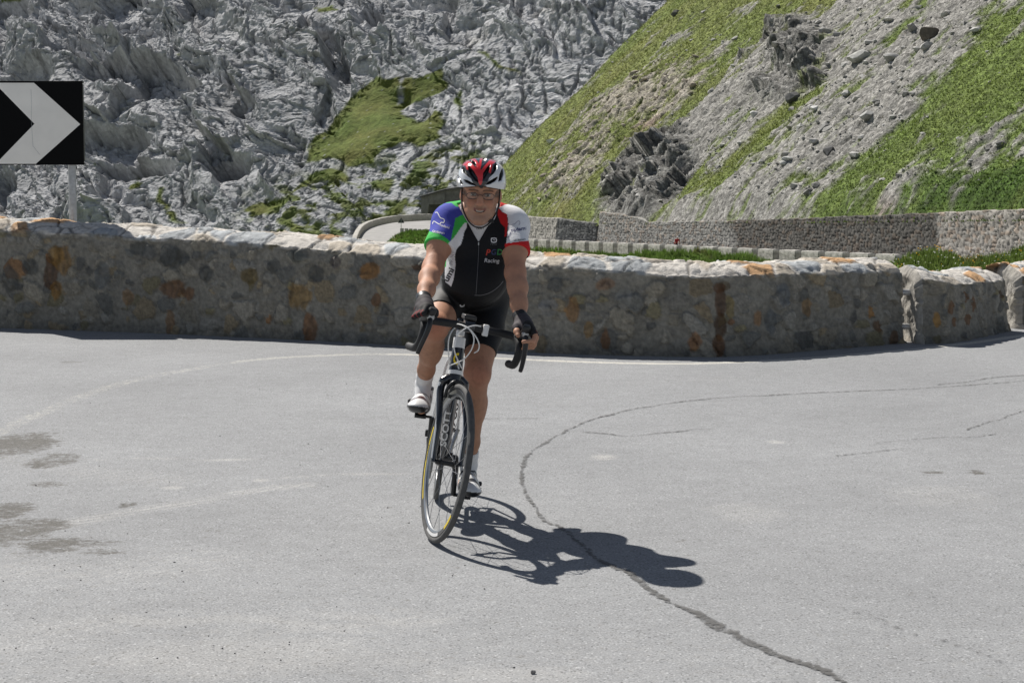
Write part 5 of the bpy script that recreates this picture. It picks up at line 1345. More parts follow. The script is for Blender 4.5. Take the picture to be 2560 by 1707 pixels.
def paint(qx, qy, base, layers, grow=None):
    col = np.broadcast_to(np.array(base, float), qx.shape + (3,)).copy()
    for c, poly in layers:
        m = in_poly(qx, qy, poly) if not grow or c[0] < .5 or c[1] > .1 else poly_sd(qx, qy, poly) > -grow
        col[m] = c
    return col

# ================================================================ the cyclist: joints in world metres
V3 = lambda *a: np.array(a, float)
SH = {-1: V3(-.281, 8.262, 1.324), 1: V3(.006, 8.25, 1.310)}
EL = {-1: V3(-.341, 8.075, 1.130), 1: V3(.014, 8.065, 1.105)}
HIP = {-1: V3(-.268, 8.50, .975), 1: V3(-.108, 8.50, .975)}
PEDW = {k: b2w(PED[k]) for k in PED}
fwd = np.array(f0); lfw = np.array(lf_); upw = np.array(up_)
ANK = {k: PEDW[k] - fwd * .115 + upw * (.132 if k < 0 else .130) + lfw * (.006 if k > 0 else -.004) for k in PED}
KN = {-1: V3(-.334, 8.10, .872), 1: V3(-.153, 8.225, .655)}
HW = {k: b2w(st(BC + [.085, k * .208, .02])[0]) for k in (-1, 1)}          # middle of each hood
def hand_frame(sd):
    o = b2w(st(BC + [.10, sd * .208, .02])[0]); x = b2w(st(BC + [.20, sd * .208, .035])[0]) - o; x /= np.linalg.norm(x)
    y = b2w(st(BC + [.10, sd * .308, .02])[0]) - o; y -= x * (x @ y); y /= np.linalg.norm(y); z = np.cross(x, y) * (1 if sd > 0 else -1)
    return o, x, y, z                                                      # forward along the hood, outward, up
def HP_(sd, a, b, c):
    o, x, y, z = hand_frame(sd); return o + x * a + y * b + z * c
WR = {k: HP_(k, -.088, .006, .072) for k in (-1, 1)}
NECK = V3(-.136, 8.205, 1.372); HEAD = V3(-.1335, 8.075, 1.448)             # head origin: between the eyes' height, at the ears' depth
HROLL = R(3.0); HPITCH = R(3)
hx = V3(math.cos(HROLL), 0, -math.sin(HROLL)); hz_ = V3(math.sin(HROLL), 0, math.cos(HROLL)); hf = V3(0, -1, 0)
hf, hz_ = hf * math.cos(HPITCH) - hz_ * math.sin(HPITCH), hz_ * math.cos(HPITCH) + hf * math.sin(HPITCH)
HM = np.stack([hx, hf, hz_], 1)
def H(x, f, z): return HEAD + HM @ np.array([x, f, z], float)

def hand_chains(sd):
    """palm and five fingers closed over the hood: lists of (points, radii)"""
    P = lambda a, b, c: HP_(sd, a, b, c)
    wr = WR[sd]
    out = {"palm": ([wr, P(-.05, .008, .052), P(-.012, .010, .036), P(.018, .012, .028)], [.029, .031, .029, .024])}
    out["palm2"] = ([P(-.05, .024, .040), P(-.02, .032, .024), P(.012, .030, .020)], [.020, .019, .017])
    kn = [(.036, .022, .026), (.020, .034, .020), (.002, .041, .014), (-.016, .044, .008)]
    rr = [.0100, .0102, .0098, .0086]
    for i, ((a, b, c), r_) in enumerate(zip(kn, rr)):
        sp = .002 * i
        out["finger%d" % i] = ([P(a, b, c), P(a + .024 - .003 * i, b + .014, c - .026), P(a + .032 - .004 * i, b + .008, c - .052 - sp), P(a + .028 - .004 * i, b - (.034 if sd > 0 else .004), c - (.064 if sd > 0 else .080) - sp)], [r_ * 1.12, r_, r_ * .94, r_ * .82])
    out["thumb"] = ([P(-.045, -.012, .040), P(-.012, -.028, .022), P(.014, -.031, .002), P(.034, -.029, -.014)], [.017, .0140, .0118, .0098])
    return out
HANDS = {k: hand_chains(k) for k in (-1, 1)}

def torso(s, g=0.0, k=.05):
    s.ell(V3(-.142, 8.285, 1.225), (.148 + g, .108 + g, .165 + g), k=k)
    s.ell(V3(-.160, 8.300, 1.105), (.138 + g, .122 + g, .140 + g), k=k)
    s.ell(V3(-.167, 8.270, 1.065), (.120 + g, .120 + g, .105 + g), k=k)
    s.ell(V3(-.185, 8.44, 1.010), (.142 + g, .135 + g, .115 + g), k=k)
    s.cap(SH[-1] + [.05, .01, .0], SH[1] + [-.05, .01, .0], .072 + g, .072 + g, k)
    s.cap(NECK + [0, .06, .0], V3(-.15, 8.40, 1.23), .056 + g, .11 + g, k)
    for q in (-1, 1):
        s.ell(V3(-.139 + q * .075, 8.205, 1.235), (.068 + g, .045 + g, .058 + g), k=.03)   # chest
        s.cap(NECK + [q * .03, .04, .0], SH[q] + [-q * .02, .01, .035], .040 + g, .034 + g, .03)
    return s
def arm(s, q, g=0.0, k=.042, upper=True, lower=True):
    if upper:
        s.ell(SH[q] + [q * .002, 0, -.006], (.062 + g, .062 + g, .066 + g), k=.035)
        m = SH[q] * .5 + EL[q] * .5
        s.chain([SH[q], m + [q * .004, -.006, 0], EL[q]], [.053 + g, .0465 + g, .0395 + g], k)
    if lower:
        w = WR[q]; m = EL[q] * .68 + w * .32
        s.chain([EL[q], m + [q * .003, .0, .0], EL[q] * .3 + w * .7, w], [.0390 + g, .0385 + g, .0315 + g, .0260 + g], .035)
    return s
def leg(s, q, g=0.0, k=.025, thigh=True, calf=True):
    if thigh:
        m = HIP[q] * .55 + KN[q] * .45
        s.chain([HIP[q], m + [0, .0, .008], KN[q]], [.098 + g, .083 + g, .057 + g], k)
        s.ell(KN[q] + fwd * .012, (.052 + g, .050 + g, .056 + g), k=.02)
    if calf:
        a = ANK[q]; d = a - KN[q]
        back = -fwd * .022 + (0 if q > 0 else 0) * upw
        s.chain([KN[q], KN[q] + d * .30, KN[q] + d * .75, a], [.053 + g, .049 + g, .036 + g, .031 + g], k)
        s.ell(KN[q] + d * .33 + back, (.052 + g, .050 + g, .090 + g), k=.03)
    return s

# ---------------------------------------------------------------- body: one continuous surface
LO, HI = V3(-.52, 7.70, .02), V3(.17, 8.68, 1.62)
S = SDF(LO, HI, .0035)
torso(S, 0)
for q in (-1, 1):
    arm(S, q); leg(S, q)
    for nm, (P, rr) in HANDS[q].items(): S.chain(P, rr, .006 if nm.startswith("f") else .012)
    # feet inside the shoes
    b = PEDW[q] + upw * .050; S.chain([ANK[q], b - fwd * .06 - upw * .005, b + fwd * .05 - upw * .012], [.032, .032, .024], .02)
S.cap(NECK, H(0, -.03, -.06), .055, .052, .02)
# head
def head_field(s):
    s.ell(H(0, -.012, .030), (.077, .096, .098), HM, .02)
    s.ell(H(0, .030, -.048), (.0525, .064, .074), HM, .02)
    for q in (-1, 1):
        s.chain([H(q * .050, -.002, -.035), H(q * .039, .022, -.078), H(q * .014, .068, -.107)], [.020, .019, .017], .025)
        s.ell(H(q * .037, .063, -.036), (.023, .022, .021), HM, .016)
        s.ell(H(q * .046, .075, .024), (.026, .016, .010), HM, .014)
        s.ell(H(q * .0795, -.012, -.012), (.010, .020, .031), HM, .008)
        s.cap(H(q * .0815, -.004, .012), H(q * .085, -.016, -.02), .006, .005, .006)
    s.ell(H(0, .074, -.108), (.024, .022, .017), HM, .018)
    s.ell(H(0, .082, .030), (.030, .014, .012), HM, .014)
    for q in (-1, 1): s.ell(H(q * .032, .100, .000), (.020, .016, .012), HM, .012, 's')
    s.chain([H(0, .088, .010), H(0, .102, -.014), H(0, .1105, -.034)], [.0085, .0105, .0135], .012)
    for q in (-1, 1): s.ell(H(q * .0135, .099, -.037), (.0095, .010, .0085), HM, .007)
    for q in (-1, 1): s.ell(H(q * .0315, .0765, -.001), (.0125, .0115, .0105), HM, .003)
    s.chain([H(-.028, .083, -.062), H(-.015, .093, -.067), H(0, .096, -.069), H(.015, .093, -.067), H(.028, .083, -.062)], [.005, .008, .0085, .008, .005], .008)   # lips
    s.chain([H(-.023, .095, -.0600), H(-.012, .101, -.0670), H(0, .1025, -.0695), H(.012, .101, -.0670), H(.023, .095, -.0600)], [.0022, .0034, .0040, .0034, .0022], .004, 's')
    for q in (-1, 1):
        s.chain([H(q * .021, .101, -.032), H(q * .033, .094, -.048), H(q * .037, .086, -.066)], [.002, .0028, .002], .010, 's')                      # smile folds
    return s
head_field(S)
BV, BF = S.mesh(); BV = relax(BV, BF, 2, .4)
body_sdf = S
hl3 = (BV - HEAD) @ HM                                   # head-local coordinates of every vertex
skin = np.array([.46, .245, .158]); n_b = fbm(BV[:, 0] * 22, BV[:, 1] * 22, BV[:, 2] * 22, oct=3, seed=301)[:, None]
bcol = skin * (1 + .09 * n_b)
isl = (BV[:, 2] < .93) & (BV[:, 1] > 8.0)
tan_ = ss(.62, .70, BV[:, 2])[:, None] * 0
bcol = np.where(isl[:, None], np.array([.41, .215, .135]) * (1 + .10 * n_b), bcol)
red = np.zeros(len(BV))
for q in (-1, 1):
    red = np.maximum(red, .30 * np.exp(-(np.linalg.norm(BV - EL[q], axis=1) / .07) ** 2)); red = np.maximum(red, .65 * np.exp(-(np.linalg.norm(BV - KN[q] - fwd * .05, axis=1) / .06) ** 2))
inh = (np.abs(hl3[:, 0]) < .10) & (hl3[:, 2] > -.14) & (hl3[:, 2] < .16) & (np.abs(hl3[:, 1]) < .13)
def blob(c, r): return np.exp(-(((hl3 - np.array(c)) / np.array(r)) ** 2).sum(1)) * inh
red = np.maximum(red, .65 * blob((0, .11, -.034), (.018, .02, .016))); 
for q in (-1, 1): red = np.maximum(red, .55 * blob((q * .042, .075, -.034), (.020, .03, .018))); red = np.maximum(red, .7 * blob((q * .084, -.01, -.01), (.012, .02, .03)))
bcol = bcol * (1 - red[:, None]) + red[:, None] * np.array([.46, .18, .115])
stub = np.clip(blob((0, .06, -.10), (.055, .06, .035)) + .8 * blob((0, .10, -.050), (.030, .02, .008)), 0, .45)[:, None]
bcol = bcol * (1 - stub) + stub * np.array([.27, .19, .145])
x_, f_, z_ = hl3.T
lips = inh & (f_ > .078) & (np.abs(x_) < .025) & (np.abs(z_ + .0690 - 15.0 * x_ ** 2) < .0066)
bcol[lips] = (.30, .13, .10)
mouth = inh & (f_ > .07) & (np.abs(x_) < .0165) & (np.abs(z_ + .0690 - 15 * x_ ** 2) < .0024)
bcol[mouth] = (.50, .44, .36)
bcol[inh & (f_ > .07) & (np.abs(x_) < .0215) & (np.abs(z_ + .0728 - 14 * x_ ** 2) < .0016)] = (.05, .02, .015)
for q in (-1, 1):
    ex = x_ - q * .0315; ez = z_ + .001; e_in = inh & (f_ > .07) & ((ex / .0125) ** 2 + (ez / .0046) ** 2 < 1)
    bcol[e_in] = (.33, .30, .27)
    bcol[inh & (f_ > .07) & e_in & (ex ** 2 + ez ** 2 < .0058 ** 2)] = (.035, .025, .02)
    lid_shade = inh & (f_ > .07) & ((ex / .0165) ** 2 + ((ez - .001) / .0085) ** 2 < 1) & ~e_in
    bcol[lid_shade] = (.20, .105, .07)  # eyelid tone, with the socket's shade put into the colour
    br_ = inh & (f_ > .06) & (np.abs(ex * .9 + q * .001) < .020) & (np.abs(z_ - .0215 + 6 * (ex - q * .004) ** 2) < .0030); bcol[br_] = (.15, .095, .065)
hair = inh & (z_ > -.012) & (f_ < .045 - .5 * np.clip(z_, 0, 1)) & (np.abs(x_) > .060) & (np.abs(x_) < .082) | (inh & (f_ < -.045) & (z_ > -.055))
bcol[hair] = bcol[hair] * .35 + .65 * np.array([.10, .075, .055])
# leg hair shades the shins a little
lh = ((BV[:, 2] < .85) & (BV[:, 2] > .2) & (BV[:, 1] > 8.05))[:, None] * ss(.05, .4, fbm(BV[:, 0] * 70, BV[:, 1] * 70, BV[:, 2] * 22, oct=3, seed=305))[:, None] * .25
bcol = bcol * (1 - lh) + lh * np.array([.20, .12, .08])
M_SKIN = mat_attr("skin", rough=.6, var=.09, nscale=45, bump=.3, bdist=.003, bscale=180, spec=.3, sss=.06)
ORG = V3(BO.x, BO.y, 0)
def person_part(name, V, F, mat, parent, col=None):
    return np_mesh(name, V - ORG, F, mat, parent, col=col)
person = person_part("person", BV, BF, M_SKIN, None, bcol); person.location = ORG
tag(person, "smiling cyclist in multicoloured jersey, black shorts and red and white helmet riding towards the viewer", "person")

def bvh_of(V, F): return BVHTree.FromPolygons(V.tolist(), F.tolist())
# ---------------------------------------------------------------- jersey
M_CLOTH = mat_attr("jersey_fabric", rough=.8, var=.05, nscale=60, bump=.35, bdist=.006, bscale=26, spec=.25)
J = SDF(LO, HI, .0032); torso(J, .006)
for q in (-1, 1):
    J.ell(SH[q] + [q * .001, 0, -.010], (.069, .070, .072), k=.04)
    m = SH[q] * .45 + EL[q] * .55; J.chain([SH[q], m + [q * .004, -.004, 0], EL[q]], [.062, .0575, .0525], .03)
    J.cap(SH[q] + [-q * .05, -.02, -.06], SH[q] * .6 + EL[q] * .4 + [-q * .02, 0, 0], .06, .05, .05)
gX, gY, gZ = J.grid()
def inter(s, d): s.a = np.maximum(s.a, np.broadcast_to(d, s.a.shape).astype(np.float32))
SLV = {-1: .60, 1: .60}
for q in (-1, 1):                                         # sleeve hems: plane across the upper arm, only out by the arm
    e = EL[q] - SH[q]; Ln = np.linalg.norm(e); e /= Ln; c = SH[q] + e * Ln * SLV[q]
    d = (gX - c[0]) * e[0] + (gY - c[1]) * e[1] + (gZ - c[2]) * e[2]
    near = np.sqrt((gX - EL[q][0]) ** 2 + (gY - EL[q][1]) ** 2 + (gZ - EL[q][2]) ** 2) - .135
    inter(J, np.minimum(d, -np.where(near < 0, -1.0, near * 0 - .0) * 0 + np.where(near < 0, d, -.05)))
hem = 1.005 + .35 * (gX + .165) ** 2 * 8                    # hem dips at the front like a bowl
hemz = hem + .30 * np.clip(gY - 8.30, -.02, .3)
inter(J, np.broadcast_to(hemz - gZ, J.a.shape))
neckd = (gZ - 1.392) + .38 * (gY - 8.20)
inter(J, np.where(np.abs(gX + .136) < .085, neckd, -.05) + 0 * gY)
vx = gX + .1455                                              # open zip
vd = np.minimum(np.minimum(gZ - (1.236 + np.abs(vx) * 1.75), 8.235 - gY), .1)
J.a = np.maximum(J.a, np.broadcast_to(vd, J.a.shape).astype(np.float32))
# flapping sleeve folds
JV, JF = J.mesh(); JV = relax(JV, JF, 1, .3)
WHT, BLU, GRN, REDC, BLK, NAV = (.80, .80, .82), (.055, .070, .40), (.055, .46, .085), (.58, .020, .022), (.0125, .0135, .016), (.04, .045, .16)
def z6j(p): return [(1040 + .12755 * a, 520 + .12755 * b) for a, b in p]
jx, jy = pxof(JV)
front = np.ones(len(JV), bool)

jcol = paint(jx, jy, BLK, [
    (BLU, [(1000, 640), (1000, 480), (1155, 480), (1155, 505), (1164, 524), (1158, 537), (1139, 546), (1137, 572), (1133, 600), (1122, 640)]), (WHT, [(1247, 470), (1400, 470), (1400, 614), (1262, 614), (1266, 606), (1271, 560), (1268, 536), (1256, 530), (1247, 520)]),
    (BLU, [(1040, 640), (1050, 560), (1082, 530), (1097, 512), (1112, 502), (1128, 500), (1153, 505), (1164, 524), (1158, 537), (1139, 546), (1137, 572), (1133, 600), (1122, 640)]),
    (GRN, [(1093, 519), (1104, 500), (1122, 490), (1156, 488), (1158, 516), (1142, 518), (1128, 507), (1112, 508)]),
    (GRN, [(1161, 521), (1166, 545), (1170, 556), (1150, 577), (1126, 606), (1130, 585), (1136, 560), (1138, 546), (1158, 536)]),
    (GRN, [(1050, 640), (1058, 592), (1072, 578), (1100, 585), (1119, 598), (1126, 604), (1120, 640)]),
    (GRN, [(1121, 606), (1117, 640), (1118, 668), (1106, 690), (1092, 680), (1096, 640), (1108, 606)]),
    (WHT, z6j([(985, 280), (1000, 370), (945, 470), (920, 600), (880, 710), (790, 820), (758, 960), (775, 1100), (760, 1250), (735, 1400), (690, 1540), (560, 1440), (480, 1230), (585, 1150), (605, 900), (612, 780), (640, 690), (760, 560), (870, 400), (940, 310)])),
    (WHT, [(1247, 520), (1262, 512), (1285, 509), (1306, 515), (1350, 530), (1360, 612), (1264, 612), (1266, 606), (1271, 560), (1268, 536), (1256, 530)]),
    (REDC, [(1240, 520), (1245, 495), (1275, 488), (1296, 496), (1312, 516), (1300, 513), (1285, 509), (1262, 512), (1250, 518)]),
    (REDC, z6j([(1600, -20), (1690, 85), (1785, 125), (1800, 300), (1775, 560), (1735, 560), (1745, 380), (1660, 300), (1600, 130)])),
    (REDC, [(1262, 609), (1290, 605), (1340, 600), (1350, 640), (1262, 640)]),
])
def segd(V, a, b):
    e = b - a; t = np.clip(((V - a) @ e) / (e @ e), 0, 1); return np.linalg.norm(V - a - t[:, None] * e, axis=1)
tors = (jy > 592) & (jx > 1230) & (jx < 1300) & (segd(JV, SH[1], EL[1]) > .078); jcol[tors] = BLK
tors = (jy > 612) & (jx < 1112) & (segd(JV, SH[-1], EL[-1]) > .078); jcol[tors] = BLK
backside = (JV[:, 1] > 8.36)
jcol[backside & (jx < 1150)] = BLU; jcol[backside & (jx > 1240)] = WHT
jcol[backside & (jx >= 1150) & (jx <= 1240)] = BLK
jersey = person_part("jersey", JV, JF, M_CLOTH, person, jcol)
jersey["label"] = "blue, green, black, white and red short sleeved jersey"
JB = bvh_of(JV, JF)

# undershirt in the open collar
U = SDF(V3(-.28, 8.02, 1.16), V3(.02, 8.40, 1.46), .004); torso(U, .002); U.cap(NECK + [0, .0, -.01], H(0, -.03, -.06), .062, .060, .02)
gX, gY, gZ = U.grid(); 
inter(U, (gZ - 1.292) - 11 * (gX + .1455) ** 2 - .5 * (gY - 8.15)); inter(U, np.abs(gX + .143) - .085 + 0 * gY); inter(U, 1.20 - gZ + 0 * gX + 0 * gY); inter(U, gY - 8.27 + 0 * gX)
UV, UF = U.mesh(); UV = relax(UV, UF, 1, .3)
under = person_part("undershirt", UV, UF, M_CLOTH, person, np.full((len(UV), 3), .66))
UB = bvh_of(UV, UF)

# shorts
Sh = SDF(LO, HI, .0044); Sh.ell(V3(-.185, 8.44, 1.005), (.157, .142, .118), k=.05); Sh.ell(V3(-.167, 8.270, 1.065), (.128, .1285, .1135), k=.05); Sh.ell(V3(-.160, 8.300, 1.105), (.146, .130, .148), k=.05)
for q in (-1, 1): leg(Sh, q, .005, calf=False)
gX, gY, gZ = Sh.grid()
for q, tc in ((-1, .70), (1, .74)):
    e = KN[q] - HIP[q]; Ln = np.linalg.norm(e); e /= Ln; c = HIP[q] + e * Ln * tc
    d = (gX - c[0]) * e[0] + (gY - c[1]) * e[1] + (gZ - c[2]) * e[2]
    near = np.sqrt((gX - KN[q][0]) ** 2 + (gY - KN[q][1]) ** 2 + (gZ - KN[q][2]) ** 2) - (.165 if q < 0 else .20)
    inter(Sh, np.where(near < 0, d, -.05))
inter(Sh, gZ - 1.075 + 0 * gX + 0 * gY)
SV, SF = Sh.mesh(); SV = relax(SV, SF, 1, .3)
M_LYCRA = mat_attr("lycra", rough=.6, var=.05, nscale=50, bump=.15, bdist=.003, bscale=40, spec=.22)
shorts = person_part("shorts", SV, SF, M_LYCRA, person, np.full((len(SV), 3), .0085) * np.array([1, 1.05, 1.15]))
SB_ = bvh_of(SV, SF)

# gloves (fingers open), straps
M_GLOVE = mat_attr("glove_fabric", rough=.75, var=.15, nscale=120, bump=.3, bdist=.002, bscale=300, spec=.25)
for q in (-1, 1):
    o, x, y, z = hand_frame(q); G_ = SDF(o - .14, o + .14, .0030); ch = HANDS[q]; g = .0028
    pw = ch["palm"][0]; wst = pw[0] * .75 + pw[1] * .25
    G_.chain([wst] + pw[1:], [r + g for r in [.0285] + ch["palm"][1][1:]], .012); G_.chain(ch["palm2"][0], [r + g for r in ch["palm2"][1]], .012)
    for i in range(4):
        P, r_ = ch["finger%d" % i]; cut = P[0] * .12 + P[1] * .88; G_.chain([P[0], cut], [r_[0] + g, r_[1] + g], .005)
    P, r_ = ch["thumb"]; G_.chain([P[0], P[1], P[1] * .55 + P[2] * .45], [r_[0] + g, r_[1] + g, r_[2] + g * 1.4], .010)
    V_, F_ = G_.mesh(); V_ = relax(V_, F_, 1, .3)
    loc = np.stack([(V_ - o) @ x, (V_ - o) @ y, (V_ - o) @ z], 1)
    c_ = np.full(V_.shape, .022) * np.array([1.05, 1, 1])
    top = (loc[:, 2] > .015) & (loc[:, 0] < .02) & (loc[:, 0] > -.05); c_[top] = (.060, .052, .058) if q > 0 else (.035, .030, .034)
    kn = (loc[:, 1] > .036) & (np.sin(loc[:, 0] * 330 + 1.0) > .15) & (loc[:, 0] > -.03) & (loc[:, 2] < .028) & (loc[:, 2] > -.016); c_[kn & (np.sin(loc[:, 0] * 90 + loc[:, 1] * 200) > -.2)] = (.17, .012, .014)
    person_part("glove", V_, F_, M_GLOVE, person, c_)
    ax_ = pw[1] - pw[0]; ax_ /= np.linalg.norm(ax_)
    mbx = MB(); P_ = WR[q] - ORG; mbx.lathe(P_, ax_, [(.026, -.020), (.0325, -.018), (.0335, -.004), (.033, .012), (.0315, .016), (.027, .018)], 22); mbx.build("wrist_strap", M_DARKP, person)
wt = MB(); wc = WR[1] - ORG + V3(.004, -.024, .022); wt.lathe(wc, V3(.1, -.75, .6), [(0, .006), (.013, .006), (.0165, .002), (.0165, -.006)], 20); wt.build("watch", M_DARKP, person)

# socks and shoes
M_SOCK = mat_plain("sock_cotton", (.72, .72, .72), rough=.9, var=.04, bump=.3, bscale=200)
M_SHOE = mat_attr("shoe_leather", rough=.35, var=.04, nscale=40, bump=.1, bdist=.002, bscale=200, spec=.5, coat=.25)
for q in (-1, 1):
    d = KN[q] - ANK[q]; d /= np.linalg.norm(d)
    K = SDF(ANK[q] - .13, ANK[q] + .13, .0035); K.chain([ANK[q] - d * .07, ANK[q] - d * .01, ANK[q] + d * .050, ANK[q] + d * .082], [.036, .0355, .0365, .0385], .01)
    K.chain([ANK[q], PEDW[q] + upw * .045 - fwd * .06], [.0355, .0355], .01)
    gX, gY, gZ = K.grid(); inter(K, (gX - ANK[q][0]) * d[0] + (gY - ANK[q][1]) * d[1] + (gZ - ANK[q][2]) * d[2] - .078)
    V_, F_ = K.mesh(); person_part("sock", relax(V_, F_, 1, .3), F_, M_SOCK, person)
    # shoe: axes toe / side / up along the bicycle
    b = PEDW[q] + lfw * q * (.016 if q > 0 else .010); fp = R(9 if q < 0 else 2); T0 = fwd * math.cos(R(7)) + lfw * q * math.sin(R(7)); T = T0 * math.cos(fp) + upw * math.sin(fp); W = np.cross(upw, T0); Up = np.cross(T, W); Up = Up if Up @ upw > 0 else -Up
    A_ = np.stack([T, W, Up], 1)
    L = lambda t, w, u: b + T * t + W * w + Up * u
    K = SDF(b - .24, b + .24, .0034)
    K.ell(L(.032, 0, .036), (.074, .052, .028), A_, .02)
    K.ell(L(-.035, 0, .040), (.085, .045, .032), A_, .025)
    K.ell(L(-.125, 0, .042), (.050, .034, .034), A_, .025)
    K.chain([L(.055, 0, .040), L(-.02, 0, .060), L(-.085, 0, .082)], [.022, .031, .036], .03)
    K.chain([L(-.095, 0, .085), L(-.115, 0, .128)], [.039, .040], .02)
    K.ell(L(-.140, 0, .075), (.024, .030, .045), A_, .02)
    gX, gY, gZ = K.grid(); uu = (gX - b[0]) * Up[0] + (gY - b[1]) * Up[1] + (gZ - b[2]) * Up[2]; t_ = (gX - b[0]) * T[0] + (gY - b[1]) * T[1] + (gZ - b[2]) * T[2]
    inter(K, .010 - uu); inter(K, uu - .136 - .20 * np.clip(-(t_ + .10), -.03, .05))
    V_, F_ = K.mesh(); V_ = relax(V_, F_, 1, .3); lc = (V_ - b) @ A_
    t_, w_, u_ = lc.T
    c_ = np.tile(np.array([.74, .74, .73]), (len(V_), 1))
    strap = np.sin((t_ * .9 + u_ * .5) * 120 + .35 * np.sin(w_ * 60)); gap = (strap > .40) & (t_ < .075) & (t_ > -.075) & (u_ > .032)
    c_[gap] = (.10, .02, .02) if q < 0 else (.05, .05, .055)
    c_[(strap > .93) & gap] = (.5, .5, .5)
    c_[(u_ < .021) | ((t_ > .072) & (u_ < .038))] = (.016, .016, .017)
    c_[(np.abs(u_ - .034 - .06 * np.clip(.08 - t_, 0, .05)) < .0045) & (np.abs(w_) > .018) & (t_ < .08)] = (.07, .07, .075)
    for t0_ in (.028, -.022, -.064): c_[(np.abs(t_ - t0_ + .12 * np.abs(w_)) < .0062) & (u_ > .03)] = (.045, .02, .022) if q < 0 else (.04, .04, .043)
    c_[(np.abs(w_) > .034) & (u_ < .046) & (t_ < .06)] = (.05, .05, .053)
    c_[u_ > .122] = (.03, .012, .012)
    c_[((t_ + .070) ** 2 + (w_) ** 2 < .010 ** 2) & (u_ > .05)] = (.55, .42, .02)
    sh = person_part("shoe", V_, F_, M_SHOE, person, c_)
    bk = MB(); cc = L(-.035, q * .047, .060) - ORG; bk.lathe(cc, W * q, [(0, .012), (.009, .012), (.011, .006), (.011, -.006)], 16); bk.build("buckle", M_DARKP, sh)

# ---------------------------------------------------------------- helmet
hc = H(0, -.018, .052); hr = np.array([.1045, .142, .098])
nu, nv = 420, 180
th = np.linspace(0, 2 * np.pi, nu, endpoint=False); ph = np.linspace(R(-16), R(90), nv)
TH, PH = np.meshgrid(th, ph, indexing='ij')
hxn = np.cos(PH) * np.sin(TH); hfn = np.cos(PH) * np.cos(TH); hzn = np.sin(PH)
q_ = np.clip(hfn, 0, 1)
rimlift = .016 * np.clip(hfn, 0, 1) ** 2 * (1 - ss(-.3, .35, hzn)) + .010 * (np.abs(hxn) > 2)
sup = (np.abs(hxn) ** 2.5 + np.abs(hfn) ** 2.5 + np.abs(hzn) ** 2.5) ** (-1 / 2.5)
loc = np.stack([hxn * hr[0] * sup, hfn * hr[1] * sup, hzn * hr[2] * sup + rimlift], -1)
# flare of the lower rim
fl_ = 1 + .022 * np.exp(-((hzn + .05) / .16) ** 2); loc[..., 0] *= fl_; loc[..., 1] *= fl_
HW_ = hc + loc @ HM.T
hpx, hpy = pxof(HW_)
def z3(p): return [(1080 + .1467 * a, 370 + .1467 * b) for a, b in p]
vents = [z3(p) for p in (
    [(605, 305), (640, 310), (720, 400), (775, 500), (795, 600), (740, 565), (660, 470), (615, 385)],
    [(490, 290), (525, 290), (570, 370), (625, 460), (645, 520), (575, 465), (515, 390)],
    [(520, 530), (600, 545), (690, 595), (755, 640), (735, 655), (640, 630), (560, 590)],
    [(420, 440), (450, 460), (500, 560), (535, 635), (480, 630), (430, 550)],
    [(650, 220), (680, 190), (730, 230), (772, 310), (720, 290), (670, 250)],
    [(840, 300), (850, 220), (880, 160), (940, 170), (920, 230), (860, 290)],
    [(870, 560), (868, 420), (920, 345), (980, 275), (1000, 290), (985, 370), (930, 470)],
    [(985, 490), (1035, 350), (1070, 250), (1110, 260), (1115, 350), (1060, 430)],
    [(900, 645), (960, 570), (1050, 520), (1120, 480), (1132, 510), (1080, 575), (990, 625)],
    [(1130, 580), (1150, 450), (1190, 350), (1222, 350), (1225, 450), (1190, 560)])]
vis = hfn > -.25
vsd = np.full(hpx.shape, -99.)
for p in vents: vsd = np.maximum(vsd, poly_sd(hpx, hpy, p))
vsd = np.where(vis, vsd, -99)
# vents on the hidden rear half: long slots
rear = (hfn < -.1) & (np.abs(np.sin(np.arctan2(hxn, np.abs(hzn) + .1) * 4.2)) > .72) & (hzn > .25) & (hfn > -.85)
dep = np.maximum(ss(-.4, 3.6, vsd) * .019, rear * .012)
nrm_ = np.stack([hxn / hr[0], hfn / hr[1], hzn / hr[2]], -1); nrm_ /= np.linalg.norm(nrm_, axis=-1, keepdims=True)
HW2 = hc + (loc - nrm_ * dep[..., None]) @ HM.T
hcol = paint(hpx, hpy, (.70, .71, .72), [
    ((.018, .018, .019), z3([(470, 330), (500, 250), (560, 220), (640, 150), (700, 120), (800, 110), (900, 120), (1000, 180), (1080, 215), (1120, 250), (1100, 360), (1030, 480), (960, 570), (900, 640), (930, 650), (925, 700), (735, 700), (735, 650), (700, 600), (640, 520), (560, 440), (500, 390)])),
    ((.70, .71, .72), z3([(455, 310), (480, 320), (510, 400), (580, 480), (660, 520), (695, 590), (610, 540), (530, 490), (470, 420)])),
    ((.70, .71, .72), z3([(1090, 240), (1130, 260), (1140, 350), (1100, 420), (1030, 480), (950, 570), (975, 510), (1060, 430), (1115, 360), (1115, 280)])),
    ((.62, .018, .022), z3([(465, 300), (520, 235), (590, 215), (650, 250), (720, 330), (790, 385), (850, 385), (910, 310), (990, 215), (1050, 195), (1090, 215), (1060, 245), (1010, 275), (1010, 330), (990, 420), (975, 400), (985, 280), (915, 350), (855, 460), (845, 580), (825, 620), (800, 580), (790, 500), (740, 420), (650, 325), (605, 300), (615, 350), (600, 360), (580, 290), (500, 285)])),
    ((.62, .018, .022), z3([(650, 190), (690, 155), (720, 175), (770, 250), (800, 300), (825, 300), (850, 210), (875, 140), (840, 140), (820, 240), (815, 380), (790, 380), (760, 300), (710, 200), (680, 185)])),
], grow=2.0)
hcol[~vis] = (.018, .018, .019); hcol[(~vis) & (hzn < .2)] = (.70, .71, .72)
